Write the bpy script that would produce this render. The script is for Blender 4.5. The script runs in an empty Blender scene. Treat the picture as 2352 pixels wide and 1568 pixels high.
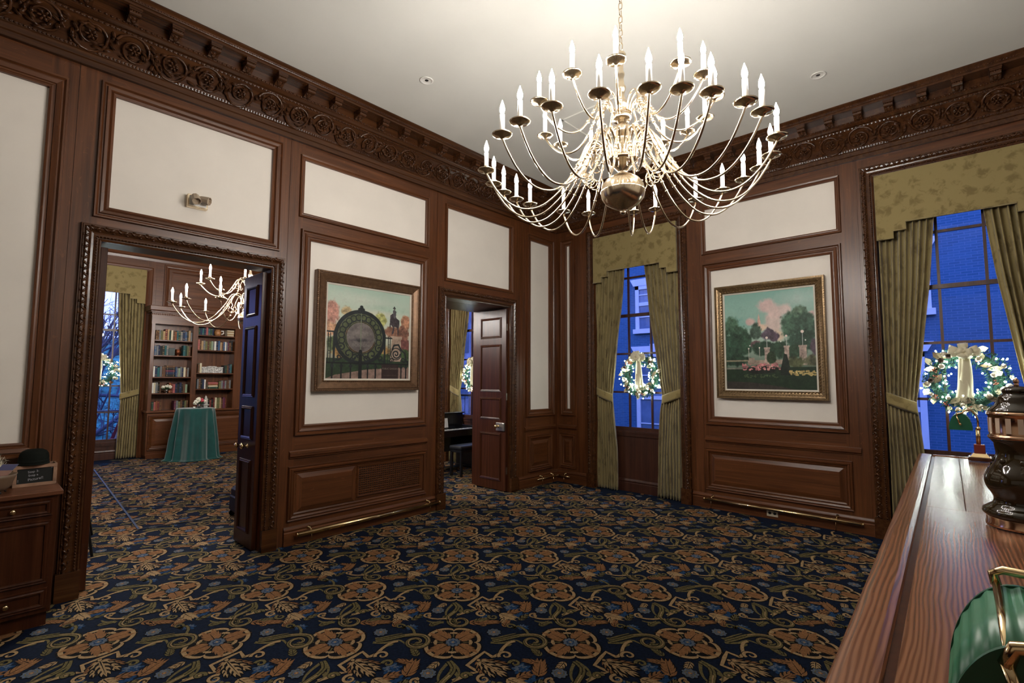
import bpy, math, random
import numpy as np
from mathutils import Vector, Matrix
random.seed(7)
rng = np.random.default_rng(7)
scn = bpy.context.scene
COL = scn.collection
PI = math.pi
# ---------------------------------------------------------------- camera, world, exposure
cd = bpy.data.cameras.new('camera')
cam = bpy.data.objects.new('camera', cd)
COL.objects.link(cam)
_yaw, _pit, _rol, _f = .742980014, .0764614478, -.00402154151, 1136.94663
_fw = Vector((math.cos(_yaw)*math.cos(_pit), math.sin(_yaw)*math.cos(_pit), math.sin(_pit)))
_r0 = Vector((math.sin(_yaw), -math.cos(_yaw), 0))
_d0 = _fw.cross(_r0)
_rt = math.cos(_rol)*_r0 + math.sin(_rol)*_d0
_dn = -math.sin(_rol)*_r0 + math.cos(_rol)*_d0
_m = Matrix((_rt, -_dn, -_fw)).transposed().to_4x4()
_m.translation = Vector((0, 0, 1.6))
cam.matrix_world = _m
cd.sensor_width = 36
cd.lens = _f/2352*36
cd.clip_start = .05
cd.clip_end = 200
scn.camera = cam
scn.view_settings.view_transform = 'Standard'
scn.view_settings.look = 'None'
scn.view_settings.exposure = 0.0
scn.view_settings.gamma = 1.0
scn.view_settings.use_curve_mapping = False
SKY_STRENGTH = 2.5
BULB = 560.0
w = bpy.data.worlds.new('dusk_sky')
scn.world = w
w.use_nodes = True
_nt = w.node_tree
_nt.nodes.clear()
_tc = _nt.nodes.new('ShaderNodeTexCoord')
_sx = _nt.nodes.new('ShaderNodeSeparateXYZ')
_cr = _nt.nodes.new('ShaderNodeValToRGB')
_cr.color_ramp.elements[0].position = .48
_cr.color_ramp.elements[0].color = (.08, .20, .80, 1)
_cr.color_ramp.elements[1].position = .62
_cr.color_ramp.elements[1].color = (.60, .70, 1.9, 1)
_e = _cr.color_ramp.elements.new(.8)
_e.color = (.30, .50, 1.7, 1)
_mm = _nt.nodes.new('ShaderNodeMath')
_mm.operation = 'MULTIPLY_ADD'
_mm.inputs[1].default_value = .5
_mm.inputs[2].default_value = .5
_bg = _nt.nodes.new('ShaderNodeBackground')
_bg.inputs[1].default_value = SKY_STRENGTH
_wo = _nt.nodes.new('ShaderNodeOutputWorld')
_nt.links.new(_tc.outputs['Generated'], _sx.inputs[0])
_nt.links.new(_sx.outputs[2], _mm.inputs[0])
_nt.links.new(_mm.outputs[0], _cr.inputs[0])
_nt.links.new(_cr.outputs[0], _bg.inputs[0])
_nt.links.new(_bg.outputs[0], _wo.inputs[0])
scn.cycles.sample_clamp_indirect = 6.0
scn.cycles.max_bounces = 8

# ---------------------------------------------------------------- materials
MATS = {}
def newmat(name):
    m = bpy.data.materials.new(name)
    m.use_nodes = True
    nt = m.node_tree
    b = nt.nodes['Principled BSDF']
    MATS[name] = m
    return m, nt, b
def setb(b, col=None, rough=.5, metal=0, spec=.5, **k):
    if col is not None: b.inputs['Base Color'].default_value = (*col, 1)
    b.inputs['Roughness'].default_value = rough
    b.inputs['Metallic'].default_value = metal
    b.inputs['Specular IOR Level'].default_value = spec
    for kk, v in k.items(): b.inputs[kk].default_value = v
def coords(nt, scale, rot=(0, 0, 0)):
    tc = nt.nodes.new('ShaderNodeTexCoord')
    mp = nt.nodes.new('ShaderNodeMapping')
    mp.inputs['Scale'].default_value = scale
    mp.inputs['Rotation'].default_value = rot
    nt.links.new(tc.outputs['Object'], mp.inputs[0])
    return mp.outputs[0]
def noise(nt, vec, scale, detail=4, rough=.55, dist=0):
    n = nt.nodes.new('ShaderNodeTexNoise')
    n.inputs['Scale'].default_value = scale
    n.inputs['Detail'].default_value = detail
    n.inputs['Roughness'].default_value = rough
    n.inputs['Distortion'].default_value = dist
    if vec is not None: nt.links.new(vec, n.inputs['Vector'])
    return n.outputs['Fac']
def ramp(nt, fac, stops):
    r = nt.nodes.new('ShaderNodeValToRGB')
    el = r.color_ramp.elements
    while len(el) < len(stops): el.new(.5)
    for e, (p, c) in zip(el, stops):
        e.position = p
        e.color = (*c, 1) if len(c) == 3 else c
    nt.links.new(fac, r.inputs[0])
    return r.outputs[0]
def mix(nt, fac, a, b, mode='MIX'):
    n = nt.nodes.new('ShaderNodeMix')
    n.data_type = 'RGBA'
    n.blend_type = mode
    for i, v in ((0, fac), (6, a), (7, b)):
        if isinstance(v, (int, float)): n.inputs[i].default_value = v
        elif isinstance(v, tuple): n.inputs[i].default_value = (*v, 1)
        else: nt.links.new(v, n.inputs[i])
    return n.outputs[2]
def bump(nt, b, h, strength=.2, dist=.01):
    n = nt.nodes.new('ShaderNodeBump')
    n.inputs['Strength'].default_value = strength
    n.inputs['Distance'].default_value = dist
    nt.links.new(h, n.inputs['Height'])
    nt.links.new(n.outputs[0], b.inputs['Normal'])
def wood(name, dark, mid, light, axis, rough=.33, fleck=.45):
    """quarter-sawn oak; axis = direction of the grain (0 x, 1 y, 2 z)"""
    m, nt, b = newmat(name)
    s = [14, 14, 14]; s[axis] = .7
    v = coords(nt, tuple(s))
    n1 = noise(nt, v, 1.6, 6, .6, .6)
    s2 = [60, 60, 60]; s2[axis] = 1.2
    n2 = noise(nt, coords(nt, tuple(s2)), 1.0, 3, .6)
    c1 = ramp(nt, n1, [(.3, dark), (.5, mid), (.72, light)])
    c2 = mix(nt, .35, c1, ramp(nt, n2, [(.35, (.35, .35, .35)), (.65, (1.25, 1.2, 1.15))]), 'MULTIPLY')
    s3 = [9, 9, 9]; s3[axis] = 3.2
    n3 = noise(nt, coords(nt, tuple(s3), (.25, .3, .2)), 2.6, .8, .4, .5)
    fl = ramp(nt, n3, [(.60, (0, 0, 0)), (.615, (1, 1, 1)), (.632, (0, 0, 0))])
    mk = nt.nodes.new('ShaderNodeMath'); mk.operation = 'MULTIPLY'; mk.inputs[1].default_value = fleck
    n4 = noise(nt, coords(nt, (7, 7, 7)), 2.2, 2)
    fl = mix(nt, 1.0, fl, ramp(nt, n4, [(.48, (0, 0, 0)), (.60, (1, 1, 1))]), 'MULTIPLY')
    nt.links.new(fl, mk.inputs[0])
    c3 = mix(nt, mk.outputs[0], c2, tuple(min(1, x*1.6) for x in light))
    nt.links.new(c3, b.inputs['Base Color'])
    setb(b, None, rough, 0, .5)
    bump(nt, b, n2, .05, .002)
    return m
WD, WM, WL = (.062, .0200, .0062), (.104, .0345, .0112), (.150, .0535, .0185)
WV = wood('oak_panelling_upright_grain', WD, WM, WL, 2)
WX = wood('oak_panelling_long_grain', WD, WM, WL, 0)
WY = wood('oak_panelling_cross_grain', WD, WM, WL, 1)
CARV = wood('carved_oak', (.038, .0128, .0042), (.064, .0228, .0074), (.092, .0345, .0118), 0, .25, .1)
DOORW = wood('dark_door_oak', (.031, .0088, .0038), (.051, .0155, .0066), (.074, .0245, .0104), 2, .28, .1)
DOORW.node_tree.nodes['Principled BSDF'].inputs['Specular IOR Level'].default_value = .24
def counterwood():
    m, nt, b = newmat('grained_counter_oak')
    v = coords(nt, (1.2, 9, 9))
    wv = nt.nodes.new('ShaderNodeTexWave')
    wv.wave_type = 'BANDS'; wv.bands_direction = 'Y'
    wv.inputs['Scale'].default_value = 3.4
    wv.inputs['Distortion'].default_value = 13
    wv.inputs['Detail'].default_value = 2.5
    wv.inputs['Detail Scale'].default_value = .40
    nt.links.new(v, wv.inputs[0])
    n2 = noise(nt, coords(nt, (3, 90, 90)), 1, 3)
    c = ramp(nt, wv.outputs[1], [(.1, (.135, .052, .025)), (.45, (.205, .084, .042)), (.9, (.25, .110, .057))])
    c = mix(nt, .4, c, ramp(nt, n2, [(.35, (.5, .5, .5)), (.65, (1.15, 1.12, 1.1))]), 'MULTIPLY')
    nt.links.new(c, b.inputs['Base Color'])
    setb(b, None, .22, 0, .5)
    bump(nt, b, wv.outputs[1], .04, .002)
    return m
COUNTER = counterwood()
def plain(name, col, rough=.5, metal=0, spec=.5, var=.12, scale=8, bmp=0, **k):
    m, nt, b = newmat(name)
    n = noise(nt, coords(nt, (1, 1, 1)), scale, 4)
    lo = tuple(c*(1-var) for c in col); hi = tuple(min(1, c*(1+var)) for c in col)
    nt.links.new(ramp(nt, n, [(.3, lo), (.7, hi)]), b.inputs['Base Color'])
    setb(b, None, rough, metal, spec, **k)
    if bmp: bump(nt, b, n, bmp, .004)
    return m
CREAM = plain('cream_fabric_wall_panel', (.80, .745, .675), .9, 0, .2, .03, 3)
CEIL = plain('warm_white_ceiling_paint', (.71, .70, .655), .9, 0, .2, .02, 2)
BRASS = plain('polished_brass', (.80, .60, .33), .17, 1, .5, .06, 5)
PALEBRASS = plain('bright_lacquered_brass', (.86, .72, .52), .2, 1, .5, .05, 5)
BLACKM = plain('black_iron', (.012, .012, .013), .45)
WHITEP = plain('white_paint', (.78, .76, .72), .5)
SLEEVE = plain('ivory_candle_sleeve', (.86, .83, .76), .45, 0, .4, .02)
SLEEVE.node_tree.nodes['Principled BSDF'].inputs['Emission Color'].default_value = (1, .95, .85, 1)
SLEEVE.node_tree.nodes['Principled BSDF'].inputs['Emission Strength'].default_value = .25  # sleeves are no lamps: faint glow from the bulbs put into the material
def emis(name, col, st):
    m = bpy.data.materials.new(name); m.use_nodes = True
    nt = m.node_tree; nt.nodes.clear()
    e = nt.nodes.new('ShaderNodeEmission'); o = nt.nodes.new('ShaderNodeOutputMaterial')
    e.inputs[0].default_value = (*col, 1); e.inputs[1].default_value = st
    nt.links.new(e.outputs[0], o.inputs[0])
    return m
FLAME = emis('lit_candle_bulb', (1, .945, .875), BULB)
FLAME2 = emis('lit_candle_bulb_library', (1, .955, .90), BULB*2.9)
FAIRY = emis('lit_fairy_light', (.90, 1, .90), 95)
def fabric(name, lo, hi, scale=14, rough=.75, stretch=(1, 1, 1), sheen=.3):
    m, nt, b = newmat(name)
    v = coords(nt, stretch)
    vo = nt.nodes.new('ShaderNodeTexVoronoi'); vo.inputs['Scale'].default_value = scale
    nn = noise(nt, v, scale*1.6, 5, .65, .8)
    nt.links.new(v, vo.inputs['Vector'])
    mx = nt.nodes.new('ShaderNodeMath'); mx.operation = 'MULTIPLY_ADD'
    mx.inputs[1].default_value = .45
    nt.links.new(vo.outputs['Distance'], mx.inputs[0]); nt.links.new(nn, mx.inputs[2])
    c = ramp(nt, mx.outputs[0], [(.55, lo), (.72, hi)])
    nt.links.new(c, b.inputs['Base Color'])
    setb(b, None, rough, 0, .3)
    b.inputs['Sheen Weight'].default_value = sheen
    n2 = noise(nt, coords(nt, (1, 1, 1)), 350, 2)
    bump(nt, b, n2, .12, .002)
    return m
DAMASK = fabric('olive_gold_damask', (.175, .128, .046), (.265, .205, .082), 9)
CURT = fabric('olive_gold_damask_curtain', (.155, .112, .043), (.275, .215, .092), 11, .7, (1, 1, .45))
VELVET = plain('green_velvet', (.006, .055, .050), .8, 0, .2, .2, 6)
VELVET.node_tree.nodes['Principled BSDF'].inputs['Sheen Weight'].default_value = .6
def glassmat():
    m = bpy.data.materials.new('window_glass'); m.use_nodes = True
    nt = m.node_tree; nt.nodes.clear()
    t = nt.nodes.new('ShaderNodeBsdfTransparent'); g = nt.nodes.new('ShaderNodeBsdfGlossy')
    g.inputs['Roughness'].default_value = .02
    f = nt.nodes.new('ShaderNodeFresnel'); f.inputs[0].default_value = 1.45
    mx = nt.nodes.new('ShaderNodeMixShader'); o = nt.nodes.new('ShaderNodeOutputMaterial')
    ml = nt.nodes.new('ShaderNodeMath'); ml.operation = 'MULTIPLY'; ml.inputs[1].default_value = .6
    nt.links.new(f.outputs[0], ml.inputs[0])
    nt.links.new(ml.outputs[0], mx.inputs[0]); nt.links.new(t.outputs[0], mx.inputs[1]); nt.links.new(g.outputs[0], mx.inputs[2])
    nt.links.new(mx.outputs[0], o.inputs[0])
    return m
GLASS = glassmat()

# ---------------------------------------------------------------- mesh helper
def V(*a): return Vector(a)
class Pl:
    """a wall plane: a along the wall, b up, c off the wall into the room"""
    def __init__(s, o, u, n): s.o, s.u, s.n = Vector(o), Vector(u), Vector(n)
    def __call__(s, a, b, c=0): return s.o + s.u*a + Vector((0, 0, 1))*b + s.n*c
class MB:
    def __init__(s): s.v, s.f, s.m, s.s = [], [], [], []
    def add(s, vs, fs, m=0, sm=False):
        b = len(s.v)
        s.v.extend([tuple(x) for x in vs])
        for f in fs:
            s.f.append([b+i for i in f]); s.m.append(m); s.s.append(sm)
    def hexa(s, p, m=0):
        s.add(p, [(0, 3, 2, 1), (4, 5, 6, 7), (0, 1, 5, 4), (1, 2, 6, 5), (2, 3, 7, 6), (3, 0, 4, 7)], m)
    def box(s, x0, x1, y0, y1, z0, z1, m=0, M=None):
        p = [V(x0, y0, z0), V(x1, y0, z0), V(x1, y1, z0), V(x0, y1, z0), V(x0, y0, z1), V(x1, y0, z1), V(x1, y1, z1), V(x0, y1, z1)]
        if M is not None: p = [M @ q for q in p]
        s.hexa(p, m)
    def pbox(s, pl, a0, a1, b0, b1, c0, c1, m=0):
        s.hexa([pl(a0, b0, c0), pl(a1, b0, c0), pl(a1, b0, c1), pl(a0, b0, c1), pl(a0, b1, c0), pl(a1, b1, c0), pl(a1, b1, c1), pl(a0, b1, c1)], m)
    def bbox(s, x0, x1, y0, y1, z0, z1, r=.005, m=0, M=None):
        """box with chamfered edges"""
        vs = []
        X, Y, Z = (x0, x1), (y0, y1), (z0, z1)
        idx = {}
        for i in (0, 1):
            for j in (0, 1):
                for k in (0, 1):
                    sx, sy, sz = (1, -1)[i]*r, (1, -1)[j]*r, (1, -1)[k]*r
                    for t, p in enumerate(((X[i], Y[j]+sy, Z[k]+sz), (X[i]+sx, Y[j], Z[k]+sz), (X[i]+sx, Y[j]+sy, Z[k]))):
                        idx[(i, j, k, t)] = len(vs)
                        q = V(*p); vs.append(M @ q if M is not None else q)
        g = lambda *a: idx[a]
        fs = []
        for i in (0, 1): fs.append([g(i, 0, 0, 0), g(i, 1, 0, 0), g(i, 1, 1, 0), g(i, 0, 1, 0)])
        for j in (0, 1): fs.append([g(0, j, 0, 1), g(1, j, 0, 1), g(1, j, 1, 1), g(0, j, 1, 1)])
        for k in (0, 1): fs.append([g(0, 0, k, 2), g(1, 0, k, 2), g(1, 1, k, 2), g(0, 1, k, 2)])
        for i in (0, 1):
            for j in (0, 1): fs.append([g(i, j, 0, 0), g(i, j, 1, 0), g(i, j, 1, 1), g(i, j, 0, 1)])
            for k in (0, 1): fs.append([g(i, 0, k, 0), g(i, 1, k, 0), g(i, 1, k, 2), g(i, 0, k, 2)])
        for j in (0, 1):
            for k in (0, 1): fs.append([g(0, j, k, 1), g(1, j, k, 1), g(1, j, k, 2), g(0, j, k, 2)])
        for i in (0, 1):
            for j in (0, 1):
                for k in (0, 1): fs.append([g(i, j, k, 0), g(i, j, k, 1), g(i, j, k, 2)])
        s.add(vs, fs, m)
    def prism(s, loop, ext, m=0, sm=False):
        n = len(loop); L = [Vector(p) for p in loop]; e = Vector(ext)
        vs = L + [p+e for p in L]
        s.add(vs, [list(range(n))[::-1], list(range(n, 2*n))], m)
        b = len(s.v)-2*n
        for i in range(n):
            j = (i+1) % n
            s.f.append([b+i, b+j, b+n+j, b+n+i]); s.m.append(m); s.s.append(sm)
    def rings(s, rings, m=0, sm=True, closed=True, cap=True):
        n = len(rings[0]); vs = [p for r in rings for p in r]; fs = []
        for i in range(len(rings)-1):
            for j in range(n if closed else n-1):
                k = (j+1) % n
                fs.append([i*n+j, i*n+k, (i+1)*n+k, (i+1)*n+j])
        s.add(vs, fs, m, sm)
        if cap and closed:
            b = len(s.v)-len(vs)
            s.f.append([b+i for i in range(n)][::-1]); s.m.append(m); s.s.append(False)
            s.f.append([b+(len(rings)-1)*n+i for i in range(n)]); s.m.append(m); s.s.append(False)
    def tube(s, path, r, n=8, m=0, cap=True, closed=False, flat=1.0):
        P = [Vector(p) for p in path]; N = len(P)
        R = list(r) if hasattr(r, '__len__') else [r]*N
        T = []
        for i in range(N):
            a = P[(i-1) % N] if (closed or i) else P[i]
            b = P[(i+1) % N] if (closed or i < N-1) else P[i]
            t = b-a
            T.append(t.normalized() if t.length > 1e-9 else Vector((0, 0, 1)))
        up = Vector((0, 0, 1)) if abs(T[0].z) < .9 else Vector((1, 0, 0))
        x = T[0].cross(up).normalized(); rings = []
        for i in range(N):
            x = (x - T[i]*x.dot(T[i])).normalized(); y = T[i].cross(x)
            rings.append([P[i] + (x*math.cos(2*PI*k/n)*R[i] + y*math.sin(2*PI*k/n)*R[i]*flat) for k in range(n)])
        if closed: rings.append(rings[0]); cap = False
        s.rings(rings, m, True, True, cap)
    def lathe(s, prof, n=24, c=(0, 0, 0), m=0, sm=True, M=None, cap=True):
        c = Vector(c); rings = []
        for r, z in prof:
            ring = [Vector((r*math.cos(2*PI*k/n), r*math.sin(2*PI*k/n), z)) for k in range(n)]
            if M is not None: ring = [M @ p for p in ring]
            rings.append([c+p for p in ring])
        s.rings(rings, m, sm, True, cap)
    def ell(s, c, ax, ay, az, nu=8, nv=5, m=0, sm=True):
        """ellipsoid with axis vectors ax, ay, az"""
        c, ax, ay, az = Vector(c), Vector(ax), Vector(ay), Vector(az)
        vs = [c-az]; fs = []
        for i in range(1, nv):
            t = -PI/2 + PI*i/nv
            for k in range(nu):
                a = 2*PI*k/nu
                vs.append(c + ax*(math.cos(t)*math.cos(a)) + ay*(math.cos(t)*math.sin(a)) + az*math.sin(t))
        vs.append(c+az); L = len(vs)-1
        for k in range(nu):
            j = (k+1) % nu
            fs.append([0, 1+j, 1+k]); fs.append([L, L-nu+k, L-nu+j])
        for i in range(nv-2):
            for k in range(nu):
                j = (k+1) % nu
                fs.append([1+i*nu+k, 1+i*nu+j, 1+(i+1)*nu+j, 1+(i+1)*nu+k])
        s.add(vs, fs, m, sm)
    def sph(s, c, r, nu=8, nv=5, m=0): s.ell(c, (r, 0, 0), (0, r, 0), (0, 0, r), nu, nv, m)
    def frame(s, pl, a0, a1, b0, b1, prof, m=0, mh=None):
        """mitred picture-frame moulding; prof = (distance outward from the inner edge, height off the wall)"""
        R = []
        for d, h in prof:
            R.append([pl(a0-d, b0-d, h), pl(a1+d, b0-d, h), pl(a1+d, b1+d, h), pl(a0-d, b1+d, h)])
        n = 4; vs = [p for r in R for p in r]; fs = []; ms = []
        base = len(s.v); s.v.extend([tuple(p) for p in vs])
        for i in range(len(R)-1):
            for j in range(4):
                k = (j+1) % 4
                s.f.append([base+i*4+j, base+i*4+k, base+(i+1)*4+k, base+(i+1)*4+j])
                s.m.append(m if (j % 2 or mh is None) else mh); s.s.append(False)
    def casing(s, pl, a0, a1, b0, b1, prof, m=0, mh=None):
        """three-sided door or window casing down to b0"""
        R = []
        for d, h in prof:
            R.append([pl(a0-d, b0, h), pl(a0-d, b1+d, h), pl(a1+d, b1+d, h), pl(a1+d, b0, h)])
        base = len(s.v); s.v.extend([tuple(p) for r in R for p in r])
        for i in range(len(R)-1):
            for j in range(3):
                s.f.append([base+i*4+j, base+i*4+j+1, base+(i+1)*4+j+1, base+(i+1)*4+j])
                s.m.append(mh if (j == 1 and mh is not None) else m); s.s.append(False)
    def build(s, name, mats, parent=None, off=None, bev=0):
        me = bpy.data.meshes.new(name)
        vs = s.v if off is None else [(x-off[0], y-off[1], z-off[2]) for x, y, z in s.v]
        me.from_pydata(vs, [], s.f)
        if not isinstance(mats, (list, tuple)): mats = [mats]
        for m in mats: me.materials.append(m)
        me.polygons.foreach_set('material_index', s.m)
        me.polygons.foreach_set('use_smooth', s.s)
        me.update()
        o = bpy.data.objects.new(name, me)
        COL.objects.link(o)
        if parent is not None: o.parent = parent
        if bev:
            b = o.modifiers.new('bevel', 'BEVEL'); b.width = bev; b.segments = 2; b.limit_method = 'ANGLE'
        return o
def struct(o): o['kind'] = 'structure'; return o
def tag(o, label, cat, group=None):
    o['label'] = label; o['category'] = cat
    if group: o['group'] = group
    return o
def thing(name, label, cat, loc=(0, 0, 0), rz=0, group=None):
    o = bpy.data.objects.new(name, None); COL.objects.link(o)
    o.empty_display_size = .1
    o.location = loc; o.rotation_euler = (0, 0, rz)
    return tag(o, label, cat, group)
def copy_tree(o, parent=None):
    c = o.copy(); COL.objects.link(c)
    if parent is not None: c.parent = parent
    for ch in list(o.children): copy_tree(ch, c)
    return c
def text(name, body, size, parent, mat, M, extrude=.0005, align='CENTER'):
    cu = bpy.data.curves.new(name, 'FONT'); cu.body = body; cu.size = size
    cu.align_x = align; cu.align_y = 'CENTER'; cu.extrude = extrude
    t = bpy.data.objects.new(name, cu); COL.objects.link(t)
    bpy.context.view_layer.update()
    me = bpy.data.meshes.new_from_object(t.evaluated_get(bpy.context.evaluated_depsgraph_get()))
    bpy.data.objects.remove(t)
    me.transform(M)
    me.materials.clear(); me.materials.append(mat)
    o = bpy.data.objects.new(name, me); COL.objects.link(o); o.parent = parent
    return o
def wallM(pl, a, b, c):
    """text matrix on a wall plane: x along the wall as seen from the room, y up"""
    x = pl.u.copy(); n = pl.n; y = Vector((0, 0, 1))
    if x.cross(y).dot(n) < 0: x = -x
    M = Matrix((x, y, n)).transposed().to_4x4(); M.translation = pl(a, b, c)
    return M
# ---------------------------------------------------------------- room shell
YA, XB, YF, ZC = 4.894, 6.397, 12.4, 4.45
PA = Pl((0, YA, 0), (1, 0, 0), (0, -1, 0))
PB = Pl((XB, 0, 0), (0, 1, 0), (-1, 0, 0))
PF = Pl((0, YF, 0), (1, 0, 0), (0, -1, 0))
X0, Y0 = -3.6, -2.8          # the unseen west and south ends of the room
XF0 = -1.6                   # west wall of the far room
def bay(mb, pl, a0, a1, h0, h1, holes, zt, mv=0, mh=1, t=.06):
    """stiles left and right of a column of holes, rails between the holes"""
    if h0 > a0: mb.pbox(pl, a0, h0, 0, zt, -t, 0, mv)
    if a1 > h1: mb.pbox(pl, h1, a1, 0, zt, -t, 0, mv)
    z = 0
    for b0, b1 in sorted(holes)+[(zt, zt)]:
        if b0 > z: mb.pbox(pl, h0, h1, z, b0, -t, 0, mh)
        z = b1
PANEL = [(-.003, -.03), (-.003, .010), (.010, .016), (.020, .012), (.030, .012), (.034, .022), (.060, .030), (.066, .018), (.074, .018), (.086, .034), (.098, .034), (.104, 0)]
SLIM = [(-.003, -.03), (-.003, .006), (.008, .012), (.018, .010), (.024, .018), (.040, .022), (.046, 0)]
WIDE = [(-.003, -.03), (-.003, .010), (.014, .018), (.024, .010), (.032, .026), (.052, .030), (.058, .016), (.066, .016), (.078, .030), (.088, .030), (.092, 0)]
RAISED = [(0, .004), (.014, .012), (.022, .004), (.028, .022), (.044, .030), (.052, .018), (.060, .018), (.070, .026), (.076, 0)]
def raised_panel(mb, pl, a0, a1, b0, b1, m, mh):
    """moulded frame with a bevelled field panel inside"""
    mb.frame(pl, a0, a1, b0, b1, RAISED, m, mh)
    mb.frame(pl, a0+.05, a1-.05, b0+.05, b1-.05, [(0, .018), (.006, .016), (.044, .003), (.05, .003)], m, mh)
    mb.pbox(pl, a0+.05, a1-.05, b0+.05, b1-.05, 0, .018, mh)
RAIL = [(.060, 0), (.060, .006), (.052, .012), (.040, .030), (.036, .034), (.010, .034), (.002, .026), (-.006, .014), (-.012, .014), (-.020, 0)]
def rail(mb, pl, a0, a1, z, prof, m):
    """horizontal moulding; prof = (height, offset)"""
    n = len(prof)
    rings = [[pl(a, z+h, c) for h, c in prof] for a in (a0, a1)]
    vs = rings[0]+rings[1]
    mb.add(vs, [[i, i+1, n+i+1, n+i] for i in range(n-1)] + [list(range(n)), list(range(n, 2*n))[::-1]], m)
BASEB = [(.0, 0), (.0, .028), (.12, .028), (.126, .022), (.134, .022), (.146, .030), (.154, .020), (.175, .012), (.18, 0)]
def cream_panel(wall, pl, a0, a1, b0, b1):
    mb = MB(); mb.pbox(pl, a0-.03, a1+.03, b0-.03, b1+.03, -.045, -.018)
    mb.build('wall_panel', CREAM, wall)
# -- floor, ceiling
mb = MB(); mb.box(X0, 7.0, Y0, YF+.4, -.12, 0)
BASEM = plain('navy_carpet_pile', (.0046, .0088, .0225), .95, 0, .1, .35, 60, .25)
floor = struct(mb.build('floor', BASEM))
mb = MB(); mb.box(X0, XB+.3, Y0, YA+.1, ZC, ZC+.12)
ceiling = struct(mb.build('ceiling', CEIL))
mb = MB(); mb.box(XF0-.1, XB+.3, YA+.1, YF+.3, ZC, ZC+.12)
struct(mb.build('ceiling_far_room', CEIL))
# -- wall A (left in the photograph), two door openings
D1 = (.617, 1.889, 2.65); D2 = (4.06, 5.27, 2.65)
mb = MB()
bay(mb, PA, X0, -1.3, X0, -1.3, [], ZC)
bay(mb, PA, -1.3, .435, -1.1, .267, [(1.142, 3.743)], ZC)
bay(mb, PA, .435, 2.03, D1[0], D1[1], [(0, D1[2]), (2.926, 3.835)], ZC)
bay(mb, PA, 2.03, 3.9, 2.182, 3.731, [(1.142, 3.009), (3.276, 3.835)], ZC)
bay(mb, PA, 3.9, 5.5, D2[0], D2[1], [(0, D2[2]), (2.904, 3.835)], ZC)
bay(mb, PA, 5.5, XB+.2, 5.736, 6.209, [(1.142, 3.751)], ZC)
# core of the wall and the lining of the door openings
PAc = Pl((0, YA+.06, 0), (1, 0, 0), (0, -1, 0))
mb.pbox(PAc, X0, D1[0], 0, ZC, -.15, 0, 0)
mb.pbox(PAc, D1[0], D1[1], D1[2], ZC, -.15, 0, 1)
mb.pbox(PAc, D1[1], D2[0], 0, ZC, -.15, 0, 0)
mb.pbox(PAc, D2[0], D2[1], D2[2], ZC, -.15, 0, 1)
mb.pbox(PAc, D2[1], XB+.2, 0, ZC, -.15, 0, 0)
wall_left = struct(mb.build('wall_left', [WV, WX]))
for a in ((-1.1, .267, 1.142, 3.743), (.647, 1.867, 2.926, 3.835), (2.182, 3.731, 3.276, 3.835), (2.267, 3.674, 1.142, 3.009), (4.08, 5.339, 2.904, 3.835), (5.736, 6.209, 1.142, 3.751)):
    cream_panel(wall_left, PA, *a)
mb = MB()
mb.frame(PA, -1.1, .267, 1.142, 3.743, PANEL, 0, 1)
mb.frame(PA, .647, 1.867, 2.926, 3.835, WIDE, 0, 1)
mb.frame(PA, 2.182, 3.731, 3.276, 3.835, SLIM, 0, 1)
mb.frame(PA, 2.267, 3.674, 1.142, 3.009, PANEL, 0, 1)
mb.frame(PA, 4.08, 5.30, 2.904, 3.835, SLIM, 0, 1)
mb.frame(PA, 5.736, 6.209, 1.142, 3.751, PANEL, 0, 1)
raised_panel(mb, PA, 5.76, 6.18, .30, .68, 0, 1)
rail(mb, PA, 2.13, 3.79, .835, RAIL, 1)
rail(mb, PA, 5.60, XB-.05, .835, RAIL, 1)
for a in (.44, 2.05, 3.92, 5.50, 5.585):        # sunk joints where pilasters meet the stiles
    mb.pbox(PA, a-.012, a+.012, .18, 3.99, 0, .006, 0)
mb.build('panel_moulding', [WV, WX], wall_left)
# lower panel with the pierced grille
mb = MB()
mb.frame(PA, 2.20, 3.72, .30, .67, RAISED, 0, 1)
mb.frame(PA, 2.26, 2.80, .345, .625, [(0, .018), (.006, .016), (.044, .003), (.05, .003)], 0, 1)
mb.pbox(PA, 2.26, 2.80, .345, .625, 0, .018, 1)
mb.build('lower_panel', [WV, WX], wall_left)
mb = MB()
g0, g1, h0, h1 = 2.885, 3.685, .354, .650
mb.pbox(PA, g0, g1, h0, h1, 0, .002, 1)
GW = .005
for i in range(31):
    a = g0+(g1-g0)*i/30
    mb.pbox(PA, a-.0045, a+.0045, h0, h1, .002, .009, 0)
for i in range(14):
    b = h0+(h1-h0)*i/13
    mb.pbox(PA, g0, g1, b-.0048, b+.0048, .002, .011, 0)
mb.frame(PA, g0, g1, h0, h1, [(0, .002), (0, .016), (.014, .018), (.022, .004)], 0)
o = mb.build('heating_grille', [WX, BLACKM], wall_left)
# baseboards
mb = MB()
for a0, a1 in ((-3.6, .47), (2.10, 3.95), (5.47, XB)):
    rail(mb, PA, a0, a1, 0, BASEB, 0)
struct(mb.build('baseboard_left', WX))
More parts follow.
